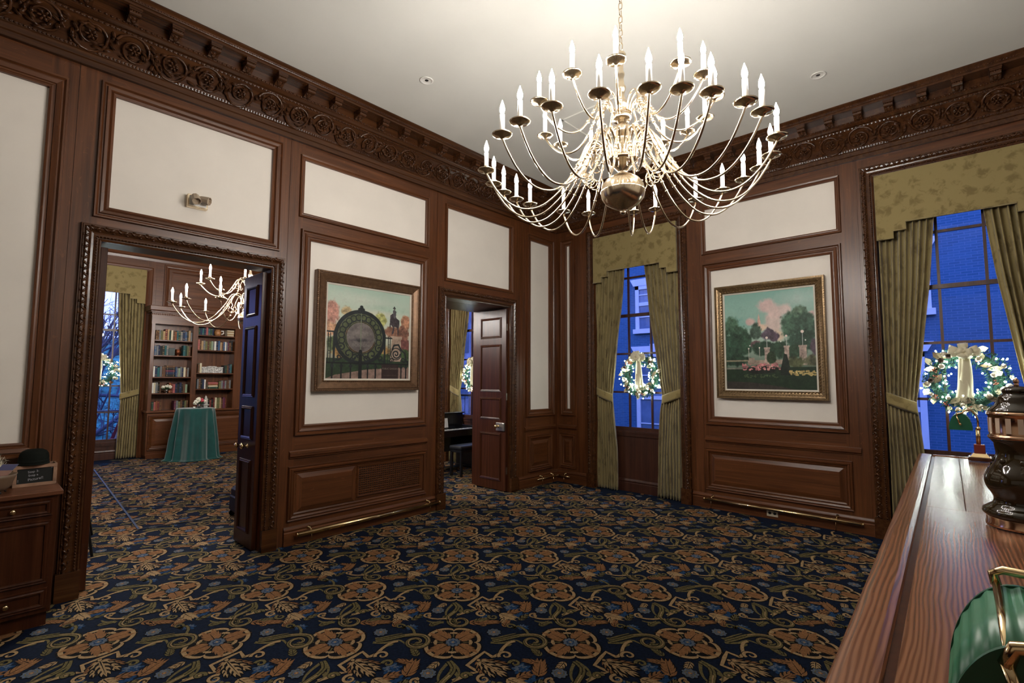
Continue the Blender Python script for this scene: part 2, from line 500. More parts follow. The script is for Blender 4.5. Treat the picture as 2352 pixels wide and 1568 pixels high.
# -- wall B (right in the photograph) with two tall windows, third window in the far room
W1 = (2.82, 4.16); W2 = (-.66, .64); W4 = (6.23, 7.57)
ZS, ZW = .86, 3.77
mb = MB()
bay(mb, PB, Y0, -1.0, Y0, -1.0, [], ZC)
bay(mb, PB, -1.0, .735, W2[0], W2[1], [(0, ZW)], ZC)
bay(mb, PB, .735, 2.63, .991, 2.451, [(1.142, 3.009), (3.276, 3.835)], ZC)
bay(mb, PB, 2.63, 4.45, W1[0], W1[1], [(0, ZW)], ZC)
bay(mb, PB, 4.45, YA+.05, 4.621, 4.694, [(1.142, 3.751)], ZC)
PBc = Pl((XB+.06, 0, 0), (0, 1, 0), (-1, 0, 0))
for y0, y1 in ((Y0, W2[0]), (W2[1], W1[0]), (W1[1], YA+.12)):
    mb.pbox(PBc, y0, y1, 0, ZC, -.26, 0, 0)
for y0, y1 in (W1, W2): mb.pbox(PBc, y0, y1, ZW, ZC, -.26, 0, 1)
wall_right = struct(mb.build('wall_right', [WV, WY]))
cream_panel(wall_right, PB, .991, 2.451, 3.276, 3.835)
cream_panel(wall_right, PB, 1.061, 2.394, 1.142, 3.009)
cream_panel(wall_right, PB, 4.621, 4.694, 1.142, 3.751)
mb = MB()
mb.frame(PB, .991, 2.451, 3.276, 3.835, SLIM, 0, 1)
mb.frame(PB, 1.061, 2.394, 1.142, 3.009, PANEL, 0, 1)
mb.frame(PB, 4.621, 4.694, 1.142, 3.751, PANEL, 0, 1)
raised_panel(mb, PB, 1.02, 2.44, .30, .67, 0, 1)
raised_panel(mb, PB, 4.59, 4.75, .30, .68, 0, 1)
rail(mb, PB, .86, 2.50, .835, RAIL, 1)
rail(mb, PB, 4.50, YA-.05, .835, RAIL, 1)
for a in (.805, 2.534, 4.49): mb.pbox(PB, a-.012, a+.012, .18, 3.99, 0, .006, 0)
mb.build('panel_moulding', [WV, WY], wall_right)
mb = MB()
for a0, a1 in ((.72, 2.68), (4.26, YA)): rail(mb, PB, a0, a1, 0, BASEB, 0)
struct(mb.build('baseboard_right', WY))
# -- the ends of the room behind the camera
mb = MB(); mb.box(X0-.15, X0, Y0, YA+.2, 0, ZC); ww = struct(mb.build('wall_west', WV))
mb = MB(); mb.box(X0, X0+.01, Y0+.8, YA-.8, 1.14, 3.75); mb.build('wall_panel', CREAM, ww)
mb = MB(); mb.box(X0, XB+.2, Y0-.15, Y0, 0, ZC); ws = struct(mb.build('wall_south', WX))
mb = MB(); mb.box(X0+.8, XB-.9, Y0, Y0+.01, 1.14, 3.75); mb.build('wall_panel', CREAM, ws)
# -- far room
mb = MB(); mb.box(XF0-.15, XF0, YA+.2, YF+.2, 0, ZC); struct(mb.build('wall_far_west', [WV, WY]))
PAr = Pl((0, YA+.21, 0), (1, 0, 0), (0, 1, 0))
mb = MB()
for y0, y1 in ((YA+.12, W4[0]), (W4[1], YF+.2)): mb.pbox(PB, y0, y1, 0, ZC, -.3, 0, 0)
mb.pbox(PB, W4[0], W4[1], ZW, ZC, -.3, 0, 1)
wfe = struct(mb.build('wall_far_east', [WV, WY]))
mb = MB()
rail(mb, PB, 5.2, 6.0, .835, RAIL, 0); rail(mb, PB, 7.8, YF, .835, RAIL, 0)
rail(mb, PB, 5.2, 6.0, 0, BASEB, 0); rail(mb, PB, 7.8, YF, 0, BASEB, 0)
mb.build('panel_moulding', WY, wfe)
W3 = (1.07, 2.33); W5 = (-1.40, -.14); ZS3 = .34
mb = MB()
bay(mb, PF, XF0, .4, W5[0], W5[1], [(0, ZW)], ZC, t=.3)
bay(mb, PF, .4, 2.47, W3[0], W3[1], [(0, ZW)], ZC, t=.3)
bay(mb, PF, 2.47, XB+.3, 2.47, XB+.3, [], ZC, t=.3)
wf = struct(mb.build('wall_far', [WV, WX]))
mb = MB()
mb.frame(PF, 2.72, 4.2, 3.12, 3.90, WIDE, 0, 1)
mb.frame(PF, 2.79, 4.13, 3.19, 3.83, [(0, .012), (.03, .003)], 0, 1)
mb.pbox(PF, 2.79, 4.13, 3.19, 3.83, 0, .012, 1)
mb.pbox(PF, 2.50, 2.512, .2, 3.95, 0, .006)
rail(mb, PF, 4.4, XB, .835, RAIL, 1); rail(mb, PF, 4.4, XB, 0, BASEB, 1); rail(mb, PF, 2.40, 2.5, 0, BASEB, 1)
rail(mb, PF, XF0, XB, 4.02, [(.0, .0), (.0, .04), (.05, .05), (.06, .08), (.30, .22), (.31, .30), (.40, .40), (.43, .40), (.43, 0)], 1)
mb.build('panel_moulding', [WV, WX], wf)
# -- carved casings: an ogee with a row of leaves outside and a string of beads inside
CAS = [(0, 0), (0, .020), (.010, .024), (.018, .018), (.024, .018), (.034, .030), (.048, .026), (.062, .030), (.080, .048), (.094, .052), (.104, .040), (.112, .040), (.116, .034), (.122, .034), (.126, 0)]
def carve_path(pl, a0, a1, b0, b1, d, sp):
    """points and directions along a three-sided casing at distance d outside the opening"""
    out = []
    P = [(a0-d, b0), (a0-d, b1+d), (a1+d, b1+d), (a1+d, b0)]
    for (p, q) in zip(P, P[1:]):
        L = math.hypot(q[0]-p[0], q[1]-p[1]); n = max(1, round(L/sp))
        for i in range(n):
            t = (i+.5)/n
            out.append((p[0]+(q[0]-p[0])*t, p[1]+(q[1]-p[1])*t, (q[0]-p[0])/L, (q[1]-p[1])/L))
    return out
def carved_casing(name, pl, a0, a1, zt, mh, z0=0, plinth=True, parent=None):
    mb = MB()
    mb.casing(pl, a0, a1, z0, zt, CAS, 0, 0)
    up = Vector((0, 0, 1))
    for a, b, da, db in carve_path(pl, a0, a1, z0+(.2 if plinth else 0), zt, .030, .022):
        c = pl(a, b, .029); t = pl.u*da+up*db; s = pl.u*-db+up*da
        mb.ell(c, t*.009, s*.0075, pl.n*.009, 6, 4)
    for k, (a, b, da, db) in enumerate(carve_path(pl, a0, a1, z0+(.2 if plinth else 0), zt, .088, .042)):
        t = pl.u*da+up*db; s = pl.u*-db+up*da
        sg = 1 if k % 2 else -1
        d1 = (t*.8+s*.6*sg).normalized(); d2 = (t*-.6*sg+s*.8).normalized()
        mb.ell(pl(a, b, .049), d1*.023, d2*.010, pl.n*.010, 7, 4)
        c2 = pl(a, b, .042)+s*(-.020*sg)+t*.008
        mb.ell(c2, t*.012, s*.006, pl.n*.009, 6, 4)
    if plinth:
        for a in (a0-.065, a1+.065): mb.pbox(pl, a-.068, a+.068, 0, .20, 0, .058)
    o = mb.build(name, [CARV, CARV], parent)
    return o
struct(carved_casing('trim_1', PA, D1[0], D1[1], D1[2], 0))
struct(carved_casing('trim_2', PA, D2[0], D2[1], D2[2], 0))
struct(carved_casing('trim_3', PB, W1[0], W1[1], ZW, 0))
struct(carved_casing('trim_4', PB, W2[0], W2[1], ZW, 0))
struct(carved_casing('trim_5', PB, W4[0], W4[1], ZW, 0))
mb = MB(); mb.casing(PF, W3[0], W3[1], 0, ZW, [(0, 0), (0, .02), (.02, .03), (.03, .018), (.06, .03), (.09, .04), (.11, .03), (.125, .03), (.13, 0)], 0, 1)
struct(mb.build('trim_6', [WV, WX]))
# deep dark lining behind the smaller doorway
mb = MB(); mb.box(3.98, 5.36, YA+.215, 5.68, 2.65, 2.80); mb.box(5.285, 5.36, YA+.215, 5.68, 0, 2.65)
struct(mb.build('trim_7', DOORW))
# -- carved cornice
CP = [(0, 3.994), (.035, 3.994), (.035, 4.036), (.046, 4.042), (.046, 4.085), (.058, 4.092), (.064, 4.108), (.075, 4.125), (.105, 4.17), (.150, 4.225), (.195, 4.268), (.203, 4.272), (.207, 4.284), (.212, 4.288), (.235, 4.290), (.262, 4.302), (.270, 4.310), (.276, 4.318), (.280, 4.322), (.280, 4.385), (.430, 4.385), (.430, 4.404), (.440, 4.408), (.444, 4.414), (.452, 4.424), (.470, 4.436), (.476, 4.442), (.476, ZC)]
def cornice(name, pl, a0, corner, sgn, x0br, spbr, amin, amax, mat):
    """a0 = square end, the other end mitred into the corner"""
    mb = MB(); n = len(CP)
    r0 = [pl(a0, z, c) for c, z in CP]; r1 = [pl(corner-sgn*c, z, c) for c, z in CP]
    mb.add(r0+r1, [[i, i+1, n+i+1, n+i] for i in range(n-1)])
    up = Vector((0, 0, 1)); lo, hi = sorted((amin, amax))
    def row(c, z, sp, rx, ry, rz):
        k = int((hi-lo)/sp)
        for i in range(k):
            a = lo+(i+.5)*sp
            if abs(corner-a) < c+.02: continue
            mb.ell(pl(a, z, c), pl.u*rx, pl.n*ry, up*rz, 6, 4)
    row(.062, 4.100, .024, .010, .010, .009)
    row(.207, 4.277, .034, .014, .009, .008)
    row(.276, 4.315, .036, .013, .009, .009)
    row(.446, 4.415, .020, .008, .006, .006)
    # rinceau: spirals turning alternately up and down, each holding a rosette, with leaves on the stem
    fz = lambda t: (.070+.115*t+.012*math.sin(PI*t), 4.118+.145*t)     # across the sloping frieze
    def fp(a, t, h=0):
        c, z = fz(t); return pl(a, z-h*.66, c+h*.75)
    P = .262; k = int((hi-lo-.15)/P)
    for i in range(k):
        a = lo+(i+.5)*P
        if abs(corner-a) < .30: continue
        s = 1 if i % 2 else -1
        path = []; rad = []
        for j in range(27):
            q = j/26; ang = s*(-PI*.9+q*3.4*PI); rr = .115*(1-q)**.8+.012
            path.append(fp(a+rr*math.cos(ang)*.95, .5+rr*math.sin(ang)/.19, .008)); rad.append(.0125*(1-.55*q))
        mb.tube(path, rad, 5, 0, False)
        for j in range(6):
            an = j*PI/3
            d = (fp(a+.03*math.cos(an), .5+.03*math.sin(an)/.19)-fp(a, .5)).normalized()
            e = d.cross(pl.n).normalized()
            mb.ell(fp(a+.026*math.cos(an), .5+.026*math.sin(an)/.19, .014), d*.018, e*.010, pl.n*.010, 6, 3)
        mb.ell(fp(a, .5, .02), pl.u*.011, up*.011, pl.n*.013, 6, 4)
        for j in range(26):
            an = rng.uniform(0, 2*PI); rr = rng.uniform(.05, .17)
            aa, tt = a+rr*math.cos(an), .5+rr*math.sin(an)*.75/.19
            if not .02 < tt < .98: continue
            d = Vector(pl.u*math.cos(an+1.2*s)+up*math.sin(an+1.2*s)); e = d.cross(pl.n).normalized()
            L = rng.uniform(.022, .042)
            mb.ell(fp(aa, tt, .007), d*L, e*L*.42, (pl.n*.8-up*.5)*.012, 6, 3)
            mb.ell(fp(aa, tt, .012), d*L*.8, e*L*.10, (pl.n*.8-up*.5)*.016, 5, 3)
    o = struct(mb.build(name, [mat]))
    o['label'] = None; del o['label']
    # scrolled brackets under the corona
    kk = 0; a = x0br
    while a > lo: a -= spbr
    while a < hi:
        a += spbr
        if abs(corner-a) < .45 or a > hi: continue
        b = MB(); w_ = .036
        b.pbox(pl, a-w_-.006, a+w_+.006, 4.368, 4.385, .28, .418)
        b.pbox(pl, a-w_-.003, a+w_+.003, 4.358, 4.368, .28, .412)
        prof = [(.28, 4.357), (.28, 4.318), (.290, 4.310), (.305, 4.309), (.320, 4.314), (.345, 4.326), (.370, 4.330), (.392, 4.326), (.404, 4.332), (.407, 4.345), (.402, 4.357)]
        b.prism([pl(a-w_, z, c) for c, z in prof], pl.u*(2*w_))
        for q in (-.024, -.008, .008, .024): b.ell(pl(a+q, 4.351, .404), pl.u*.006, up*.009, pl.n*.008, 5, 4)
        b.ell(pl(a, 4.320, .335), pl.u*.020, (pl.n*.9+up*.35)*.035, (up*.9-pl.n*.35)*.010, 7, 4)
        for q in (-1, 1): b.ell(pl(a+q*.02, 4.322, .355), (pl.u*q*.7+pl.n*.7)*.018, pl.n*.008, up*.010, 6, 4)
        b.build('cornice_bracket', mat, o)
    return o
cornice('trim_8', PA, X0, XB, 1, .95, .2735, X0, XB, CARV)
cornice('trim_9', PB, Y0, YA, 1, .706, .2555, -1.5, YA, CARV)
# -- ceiling fittings
hatch = MB()
for (x0, x1, y0, y1) in ((4.226, 4.245, 2.45, 3.155), (4.226, 4.93, 3.136, 3.155), (4.911, 4.93, 2.45, 3.155), (4.226, 4.93, 2.45, 2.469)):
    hatch.box(x0, x1, y0, y1, ZC-.012, ZC)
tag(hatch.build('ceiling_hatch', CEIL), 'thin white square frame of a ceiling hatch behind the big chandelier', 'hatch')
for (x, y, lab) in ((2.778, 3.674, 'white round recessed downlight in the ceiling over the painting of the gate'), (5.189, .893, 'white round recessed downlight in the ceiling by the right-hand cornice')):
    t = thing('recessed_downlight', lab, 'ceiling light', (x, y, ZC), 0, 'recessed downlights in the ceiling')
    b = MB(); b.lathe([(.050, -.002), (.062, -.002), (.066, -.006), (.062, -.010), (.046, -.008), (.044, .0)], 28, cap=False); b.build('trim_ring', WHITEP, t)
    b = MB(); b.lathe([(.046, -.007), (.040, -.005), (.018, -.0035)], 24, cap=False); b.build('reflector', WHITEP, t)
    b = MB(); b.lathe([(.018, -.0035), (.001, -.003)], 20, cap=False); b.build('lamp_recess', BLACKM, t)
# ---------------------------------------------------------------- windows
SASH = wood('window_sash_oak', (.032, .010, .006), (.05, .016, .009), (.075, .026, .014), 2, .4, .05)
def window(name, pl, a0, a1, zs, zt, hz, apron=True):
    m = (a0+a1)/2; d = -.16
    b = MB()
    b.pbox(pl, a0, a1, zs-.03, zs, d-.06, -.098)                        # sill
    b.pbox(pl, a0, a1, zs-.075, zs-.03, d-.06, -.108)
    if zs > .3:
        b.pbox(pl, a0, a1, 0, zs-.075, d-.06, -.125)
        rail(b, pl, a0, a1, 0, [(h, c*.8-.125) for h, c in BASEB], 0)
    b.pbox(pl, a0, a0+.06, zs, zt, d-.06, d+.05); b.pbox(pl, a1-.06, a1, zs, zt, d-.06, d+.05)
    b.pbox(pl, a0, a1, zt-.06, zt, d-.06, d+.05)
    f = struct(b.build(name, [SASH]))
    b = MB(); e = .56
    for s in (-1, 1): b.pbox(pl, m+s*(e+.04)-.04, m+s*(e+.04)+.04, zs, zt-.06, d-.02, d+.02)
    b.pbox(pl, m-e, m+e, zs, zs+.055, d-.02, d+.022)
    b.pbox(pl, m-e, m+e, zt-.12, zt-.06, d-.02, d+.02)
    meet = hz[2]
    for h in hz:
        t = .022 if h == meet else .013
        b.pbox(pl, m-e, m+e, h-t, h+t, d-.02, d+(.03 if h == meet else .016))
    for s in (-1, 1): b.pbox(pl, m+s*.176-.012, m+s*.176+.012, zs, zt-.06, d-.018, d+.014)
    b.build('sash_bars', [SASH], f)
    b = MB(); b.pbox(pl, m-e-.04, m+e+.04, zs+.01, zt-.08, d-.004, d+.000); b.build('glass_pane', [GLASS], f)
    return f
HZ = (1.42, 1.985, 2.55, 3.115, 3.56)
window('window_1', PB, *W1, ZS, ZW, HZ)
window('window_2', PB, *W2, ZS, ZW, HZ)
window('window_3', PB, *W4, ZS, ZW, HZ)
HF = (.92, 1.44, 2.55, 2.86, 3.42)
window('window_4', PF, *W3, ZS3, ZW, HF)
window('window_5', PF, *W5, ZS3, ZW, HF)

# ---------------------------------------------------------------- valances and curtains
def valance(label, pl, a0, a1, zt, steps, group='stepped valances over the windows'):
    """steps = (distance from the side edge, bottom height) from the side inwards"""
    pts = [(a0, zt)]
    L = [(a0, steps[0][1])]
    for (d, z), (d2, z2) in zip(steps, steps[1:]): L += [(a0+d2, z), (a0+d2, z2)]
    Rr = [(a0+a1-a, z) for a, z in reversed(L)]
    loop = L+Rr+[(a1, zt), (a0, zt)]
    o = pl(0, 0, 0)
    b = MB(); b.prism([pl(a, z, .006) for a, z in loop], pl.n*.046, 0)
    t = tag(b.build('window_valance', DAMASK, bev=.008), label, 'valance', group)
    b = MB(); b.tube([pl(a, z, .050) for a, z in L+Rr], .007, 6); b.build('piping', CURT, t)
    return t
VS = [(0, 3.07), (.142, 3.145), (.247, 3.225)]
valance('stepped olive damask valance over the corner window with the smaller-looking wreath', PB, W1[0]+.005, W1[1]-.005, 3.765, VS)
valance('stepped olive damask valance at the right edge above the window behind the bar', PB, W2[0]+.005, W2[1]-.005, 3.765, VS)
valance('stepped olive valance seen through the piano doorway, behind its lintel', PB, W4[0]+.005, W4[1]-.005, 3.765, VS)
valance('pale olive stepped valance on the far window beside the bookcase', PF, W3[0]+.005, W3[1]-.005, 3.815, [(0, 3.12), (.14, 3.20), (.26, 3.29)])
def curtain(label, pl, outer, sgn, wid, z_tie=1.37, c0=-.048, seed=0, group='tied-back damask curtains'):
    """wid = ((z, width), ...) from top to floor; sgn = direction from the outer edge to the middle of the window"""
    R = np.random.default_rng(seed)
    zs = np.concatenate([np.linspace(3.40, 1.45, 34), np.linspace(1.42, 1.26, 9), np.linspace(1.2, .01, 22)])
    zk = [k[0] for k in wid][::-1]; wk = [k[1] for k in wid][::-1]
    ns = 128; npl = 8; ph = R.uniform(0, 6); jit = R.uniform(-.25, .25, npl+2)
    rows = []
    def pt(s, z, lift=0):
        W = float(np.interp(z, zk, wk))
        k = s*npl; kj = k+jit[int(k)]*.5*math.sin(PI*(k % 1))
        near = math.exp(-((z-z_tie)/.16)**2)
        amp = .036*(1-.55*near)
        f = math.sin(2*PI*kj+ph)
        c = c0+amp*(abs(f)**.8*(1 if f > 0 else -1))+.010*math.sin(5*z+s*9)
        a = outer+sgn*(s*W+.010*math.cos(2*PI*kj+ph)*(1-.5*near))
        return pl(a, z, c+lift)
    vs = []; fs = []
    for z in zs:
        for i in range(ns+1): vs.append(pt(i/ns, z))
    n = ns+1
    for r in range(len(zs)-1):
        for i in range(ns): fs.append([r*n+i, r*n+i+1, (r+1)*n+i+1, (r+1)*n+i])
    b = MB(); b.add(vs, fs, 0, True)
    o = b.build('curtain', CURT)
    so = o.modifiers.new('thickness', 'SOLIDIFY'); so.thickness = .006
    tag(o, label, 'curtain', group)
    b = MB(); rings = []
    for i in range(25):
        s = i/24; W = float(np.interp(z_tie, zk, wk))
        a = outer+sgn*(s*(W+.012)-.004); zc = z_tie+.055-.10*s
        c = c0+.026+.018*math.sin(PI*s)
        hh = .064
        rings.append([pl(a, zc-hh, c-.003), pl(a, zc-hh*.55, c+.005), pl(a, zc-hh*.2, c+.001), pl(a, zc+hh*.2, c+.006), pl(a, zc+hh*.5, c+.001), pl(a, zc+hh*.85, c+.004), pl(a, zc+hh, c-.004), pl(a, zc, c-.016)])
    b.rings(rings, 0, True); b.build('tieback', DAMASK, o)
    return o
CW = [(3.40, .50), (3.2, .49), (2.6, .43), (2.0, .34), (1.37, .262), (1.2, .285), (.6, .33), (0, .345)]
CW2 = [(3.40, .46), (3.2, .445), (2.6, .39), (2.0, .315), (1.37, .235), (1.2, .25), (.6, .29), (0, .29)]
curtain('olive damask curtain left of the corner window, tied back', PB, W1[1]-.012, -1, CW, seed=1)
curtain('olive damask curtain right of the corner window, tied back', PB, W1[0]+.012, 1, CW, seed=2)
curtain('olive damask curtain left of the window behind the bar', PB, W2[1]-.012, -1, CW2, seed=3)
curtain('olive damask curtain right of the window behind the bar, cut by the photo edge', PB, W2[0]+.012, 1, CW2, seed=4)
curtain('olive curtain above the piano in the smaller doorway', PB, W4[1]-.012, -1, CW, seed=5)
curtain('olive curtain right of the piano window, behind the open door leaf', PB, W4[0]+.012, 1, CW, seed=6)
curtain('olive curtain between the far window and the bookcase, tied back', PF, W3[1]-.012, -1, [(3.4, .44), (3.2, .43), (2.6, .40), (2, .35), (1.3, .30), (1.1, .30), (0, .32)], z_tie=1.27, seed=7)

curtain('olive curtain left of the library window, mostly hidden by the doorway jamb', PF, W3[0]+.012, 1, [(3.4, .44), (3.2, .43), (2.6, .38), (2, .30), (1.3, .24), (1.1, .25), (0, .30)], z_tie=1.27, seed=8)
# ---------------------------------------------------------------- lit wreaths
NEEDLE = plain('spruce_needles', (.016, .062, .038), .7, 0, .3, .4, 30)
LEAFB = plain('bronze_magnolia_leaf', (.16, .11, .055), .5, 0, .5, .3, 12)
RIBBON = plain('cream_satin_ribbon', (.62, .56, .39), .45, 0, .4, .06, 5)
PALELEAF = plain('pale_gold_leaf', (.52, .47, .30), .5, 0, .4, .2, 12)
PEARL = plain('champagne_pearl_ornament', (.72, .64, .50), .16, .55, .5, .05)
BERRY = plain('copper_berries', (.30, .075, .035), .35, 0, .5, .3, 40)
CONE = plain('pine_cone_scales', (.06, .03, .018), .7)
def wreath(label, pl, a, z, c, R=.25, r=.085, seed=0, thin=1.0, tail=1.15):
    g = np.random.default_rng(seed); up = Vector((0, 0, 1)); u, n = pl.u, pl.n
    right = u if u.cross(up).dot(n) > 0 else -u
    O = pl(a, z, c)
    t = thing('lit_wreath', label, 'wreath', O, 0, 'lit wreaths hanging in the windows')
    def tor(th, ph, k=1.0):
        er = right*math.cos(th)+up*math.sin(th)
        d = er*math.cos(ph)+n*math.sin(ph)
        return er*R+(er*math.cos(ph)+n*(.72*math.sin(ph)))*(r*k), d, er
    b = MB()
    b.tube([right*R*math.cos(q)+up*R*math.sin(q) for q in np.linspace(0, 2*PI, 40)[:-1]], r*.38, 8, 0, closed=True)
    for i in range(int(2600*thin)):
        th, ph = g.uniform(0, 2*PI), g.uniform(-.6, PI+.6)
        p, d, er = tor(th, ph, g.uniform(.45, .85))
        e = (d*g.uniform(.5, 1)+Vector(g.normal(0, .6, 3))).normalized()
        s = e.cross(Vector(g.normal(0, 1, 3))).normalized(); L = g.uniform(.022, .05)
        b.add([p, p+e*L*.5+s*.0045, p+e*L, p+e*L*.5-s*.0045], [[0, 1, 2, 3]])
    b.build('greenery', NEEDLE, t)
    for i in range(24):
        th = i*PI/12+g.uniform(-.2, .2)
        p, d, er = tor(th, g.uniform(.3, 2.2), .95)
        e = (er*g.uniform(.2, 1)+right*g.normal(0, .5)+up*g.normal(0, .4)+n*.2).normalized(); s = e.cross(n).normalized()
        L, W = g.uniform(.038, .06), g.uniform(.020, .030)
        b = MB(); m = e.cross(s)
        b.add([p-e*L, p-e*L*.4+s*W*.8, p+e*L*.3+s*W, p+e*L, p+e*L*.3-s*W, p-e*L*.4-s*W*.8, p+m*.010, p+e*L*.5+m*.006],
              [[0, 1, 6], [1, 2, 7, 6], [2, 3, 7], [3, 4, 7], [4, 5, 6, 7], [5, 0, 6]], 0, True)
        b.build('leaf', LEAFB if i % 3 == 0 else PALELEAF, t)
    pb = None
    for i in range(15):
        th = (i+.5)*2*PI/15+g.uniform(-.25, .25)
        p, d, er = tor(th, g.uniform(.8, 2.0), 1.0)
        q = g.uniform(.6, 1.0)
        if pb is None:
            b = MB(); b.sph((0, 0, 0), .030, 14, 9); pb = b.build('bauble', PEARL, t); o = pb
        else:
            o = pb.copy(); COL.objects.link(o); o.parent = t
        o.location = p; o.scale = (q, q, q)
    for i in range(3):
        th = g.uniform(0, 2*PI); p, d, er = tor(th, 1.4, .95); b = MB()
        for k in range(5):
            for j in range(7):
                an = j*2*PI/7+k*.4; rr = .020*math.sin(PI*(k+.8)/6.2)
                dd = right*math.cos(an)+up*math.sin(an)
                b.ell(p+n*(k*.008)+dd*rr, dd*.008, n*.006, dd.cross(n)*.006, 5, 3)
        b.build('pine_cone', CONE, t)
    for i in range(7):
        b = MB(); th = g.uniform(0, 2*PI); p, d, er = tor(th, g.uniform(.9, 2), 1.0)
        for k in range(9): b.sph(p+Vector(g.normal(0, .012, 3)), g.uniform(.005, .009), 6, 4)
        b.build('berry_cluster', BERRY, t)
    # bow: loops round a knot at the top, two swallow-tailed streamers
    T = up*(R+.015)+n*(r*.72+.012)
    b = MB()
    for k in range(13):
        an = g.uniform(-.35, .35)+(0.2, PI-.2, .75, PI-.75, 1.35, 1.9, -.25, PI+.25, -.8, PI+.8, 1.6, .45, PI-.45)[k]
        L = (.12, .12, .115, .115, .10, .10, .10, .10, .075, .075, .07, .08, .08)[k]; lift = .0 if k < 8 else .030
        d = (right*math.cos(an)+up*math.sin(an)*.8+n*(.12+.5*(k > 7))).normalized(); s = d.cross(n).normalized(); W = .033; m_ = s.cross(d)
        if m_.dot(n) < 0: m_ = -m_
        prof = [(0, 0), (.30, .030), (.65, .045), (.92, .034), (1.0, .012), (.85, -.006), (.45, -.010), (.05, 0)]
        rr = [[T+n*lift+d*(L*x)+m_*h+s*(W*(.3+.7*min(1, x*1.5))*sg) for sg in (-1, -.35, .35, 1)] for x, h in prof]
        b.rings(rr, 0, True, False, False)
    b.ell(T+n*.014, right*.022, up*.026, n*.018, 8, 5)
    o = b.build('bow', RIBBON, t); so = o.modifiers.new('thickness', 'SOLIDIFY'); so.thickness = .002
    for (dx, L, w0) in ((-.035, .40*tail, .045), (.015, .45*tail, .048)):
        b = MB(); rr = []
        for i in range(15):
            q = i/14; zz = -q*L; xx = dx*q*1.2+.01*math.sin(6*q+dx*50)
            hw = w0*(.5+.5*min(1, q*2.2))
            off = n*(.012+.02*math.sin(4*q+dx*30)-.055*min(1, q*1.2))
            e = .05 if i == 14 else 0
            rr.append([T+right*(xx-hw)+up*zz+off, T+right*(xx-hw*.5)+up*(zz+e*.5)+off+n*.006, T+right*xx+up*(zz+e)+off+n*.004, T+right*(xx+hw*.5)+up*(zz+e*.5)+off+n*.008, T+right*(xx+hw)+up*zz+off])
        b.rings(rr, 0, True, False, False)
        o = b.build('ribbon_tail', RIBBON, t); so = o.modifiers.new('thickness', 'SOLIDIFY'); so.thickness = .002
    fl = None
    for i in range(int(72*thin)):
        th = i*2*PI/(72*thin)*7.0+g.uniform(-.3, .3)
        p, d, er = tor(th, g.uniform(.1, PI-.1), g.uniform(1.0, 1.35))
        if fl is None:
            b = MB(); b.ell((0, 0, 0), (.0078, 0, 0), (0, .0078, 0), (0, 0, .009), 6, 4); fl = b.build('fairy_light', FAIRY, t); o = fl
        else:
            o = fl.copy(); COL.objects.link(o); o.parent = t
        o.location = p
    b = MB(); b.tube([T+n*-.05+up*-.02, T+n*-.075+up*.06], .002, 5); b.build('hanging_wire', NEEDLE, t)
    return t
wreath('lit green wreath with cream bow in the corner window', PB, 3.435, 1.665 , -.078, .235, .085, 11)
wreath('large lit wreath with cream bow and pearl baubles behind the bar counter', PB, .015, 1.615, -.078, .237, .092, 12, 1.0, 1.3)
wreath('lit wreath above the piano, seen through the smaller doorway', PB, 6.90, 1.67 , -.078, .235, .085, 13, .8)
wreath('lit wreath in the far library window, half hidden by the door jamb', PF, 1.66, 1.73, -.075, .24, .085, 14, .8)

# ---------------------------------------------------------------- door leaves standing open in the doorways
NICKEL = plain('brushed_nickel_lock', (.45, .42, .36), .35, 1)
LP = ((2.215, 2.505), (1.425, 2.105), (1.02, 1.325), (.15, .815))
def leaf(name, x0, x1, y0, y1, face, ang=0):
    """leaf standing along +y; face = -1 when its west side is seen"""
    b = MB(); h = 2.625
    b.bbox(x0, x1, y0, y1, .012, h, .003)
    xf = x0 if face < 0 else x1
    pl = Pl((xf, 0, 0), (0, 1, 0), (face, 0, 0))
    d = struct(b.build(name, DOORW))
    for z0, z1 in LP:
        b = MB(); a0, a1 = y0+.10, y1-.10
        b.frame(pl, a0+.022, a1-.022, z0+.022, z1-.022, [(-.004, .001), (.0, .012), (.010, .016), (.016, .010), (.024, .012), (.030, 0)])
        b.pbox(pl, a0+.02, a1-.02, z0+.02, z1-.02, 0, .002)
        b.build('door_panel', DOORW, d)
    b = MB()
    for z in (.3, 1.35, 2.36): b.box(x0+.008, x1-.008, y0-.002, y0+.001, z-.05, z+.05)
    b.build('hinge', DOORW if name in ('door_1', 'door_2') else NICKEL, d)
    return d
leaf('door_1', .628, .672, YA+.065, 5.46, 1)
d2 = leaf('door_2', 1.842, 1.884, YA+.065, 5.42, -1)
leaf('door_3', 4.075, 4.118, YA+.07, 5.50, 1)
d4 = leaf('door_4', 5.222, 5.266, YA+.02, 5.535, -1)
def knob(pl, a, z, c, parent, name='door_knob'):
    b = MB(); M = pl.n.to_track_quat('Z', 'Y').to_matrix().to_4x4()
    b.lathe([(.022, 0), (.022, .004), (.010, .008), (.008, .030), (.014, .034), (.024, .044), (.026, .054), (.018, .064), (.001, .067)], 20, pl(a, z, c), 0, True, M)
    return b.build(name, BRASS, parent)
pk = Pl((1.842, 0, 0), (0, 1, 0), (-1, 0, 0))
knob(pk, 5.31, .945, 0, d2); knob(pk, 5.16, .95, -.002, d2, 'deadbolt_knob')
pk = Pl((5.222, 0, 0), (0, 1, 0), (-1, 0, 0))
b = MB(); b.pbox(pk, 4.925, 5.085, .862, .975, 0, .026); b.pbox(pk, 4.925, 4.945, .872, .965, .026, .030); b.build('rim_lock', NICKEL, d4, bev=.003)
knob(pk, 5.04, .925, .026, d4)

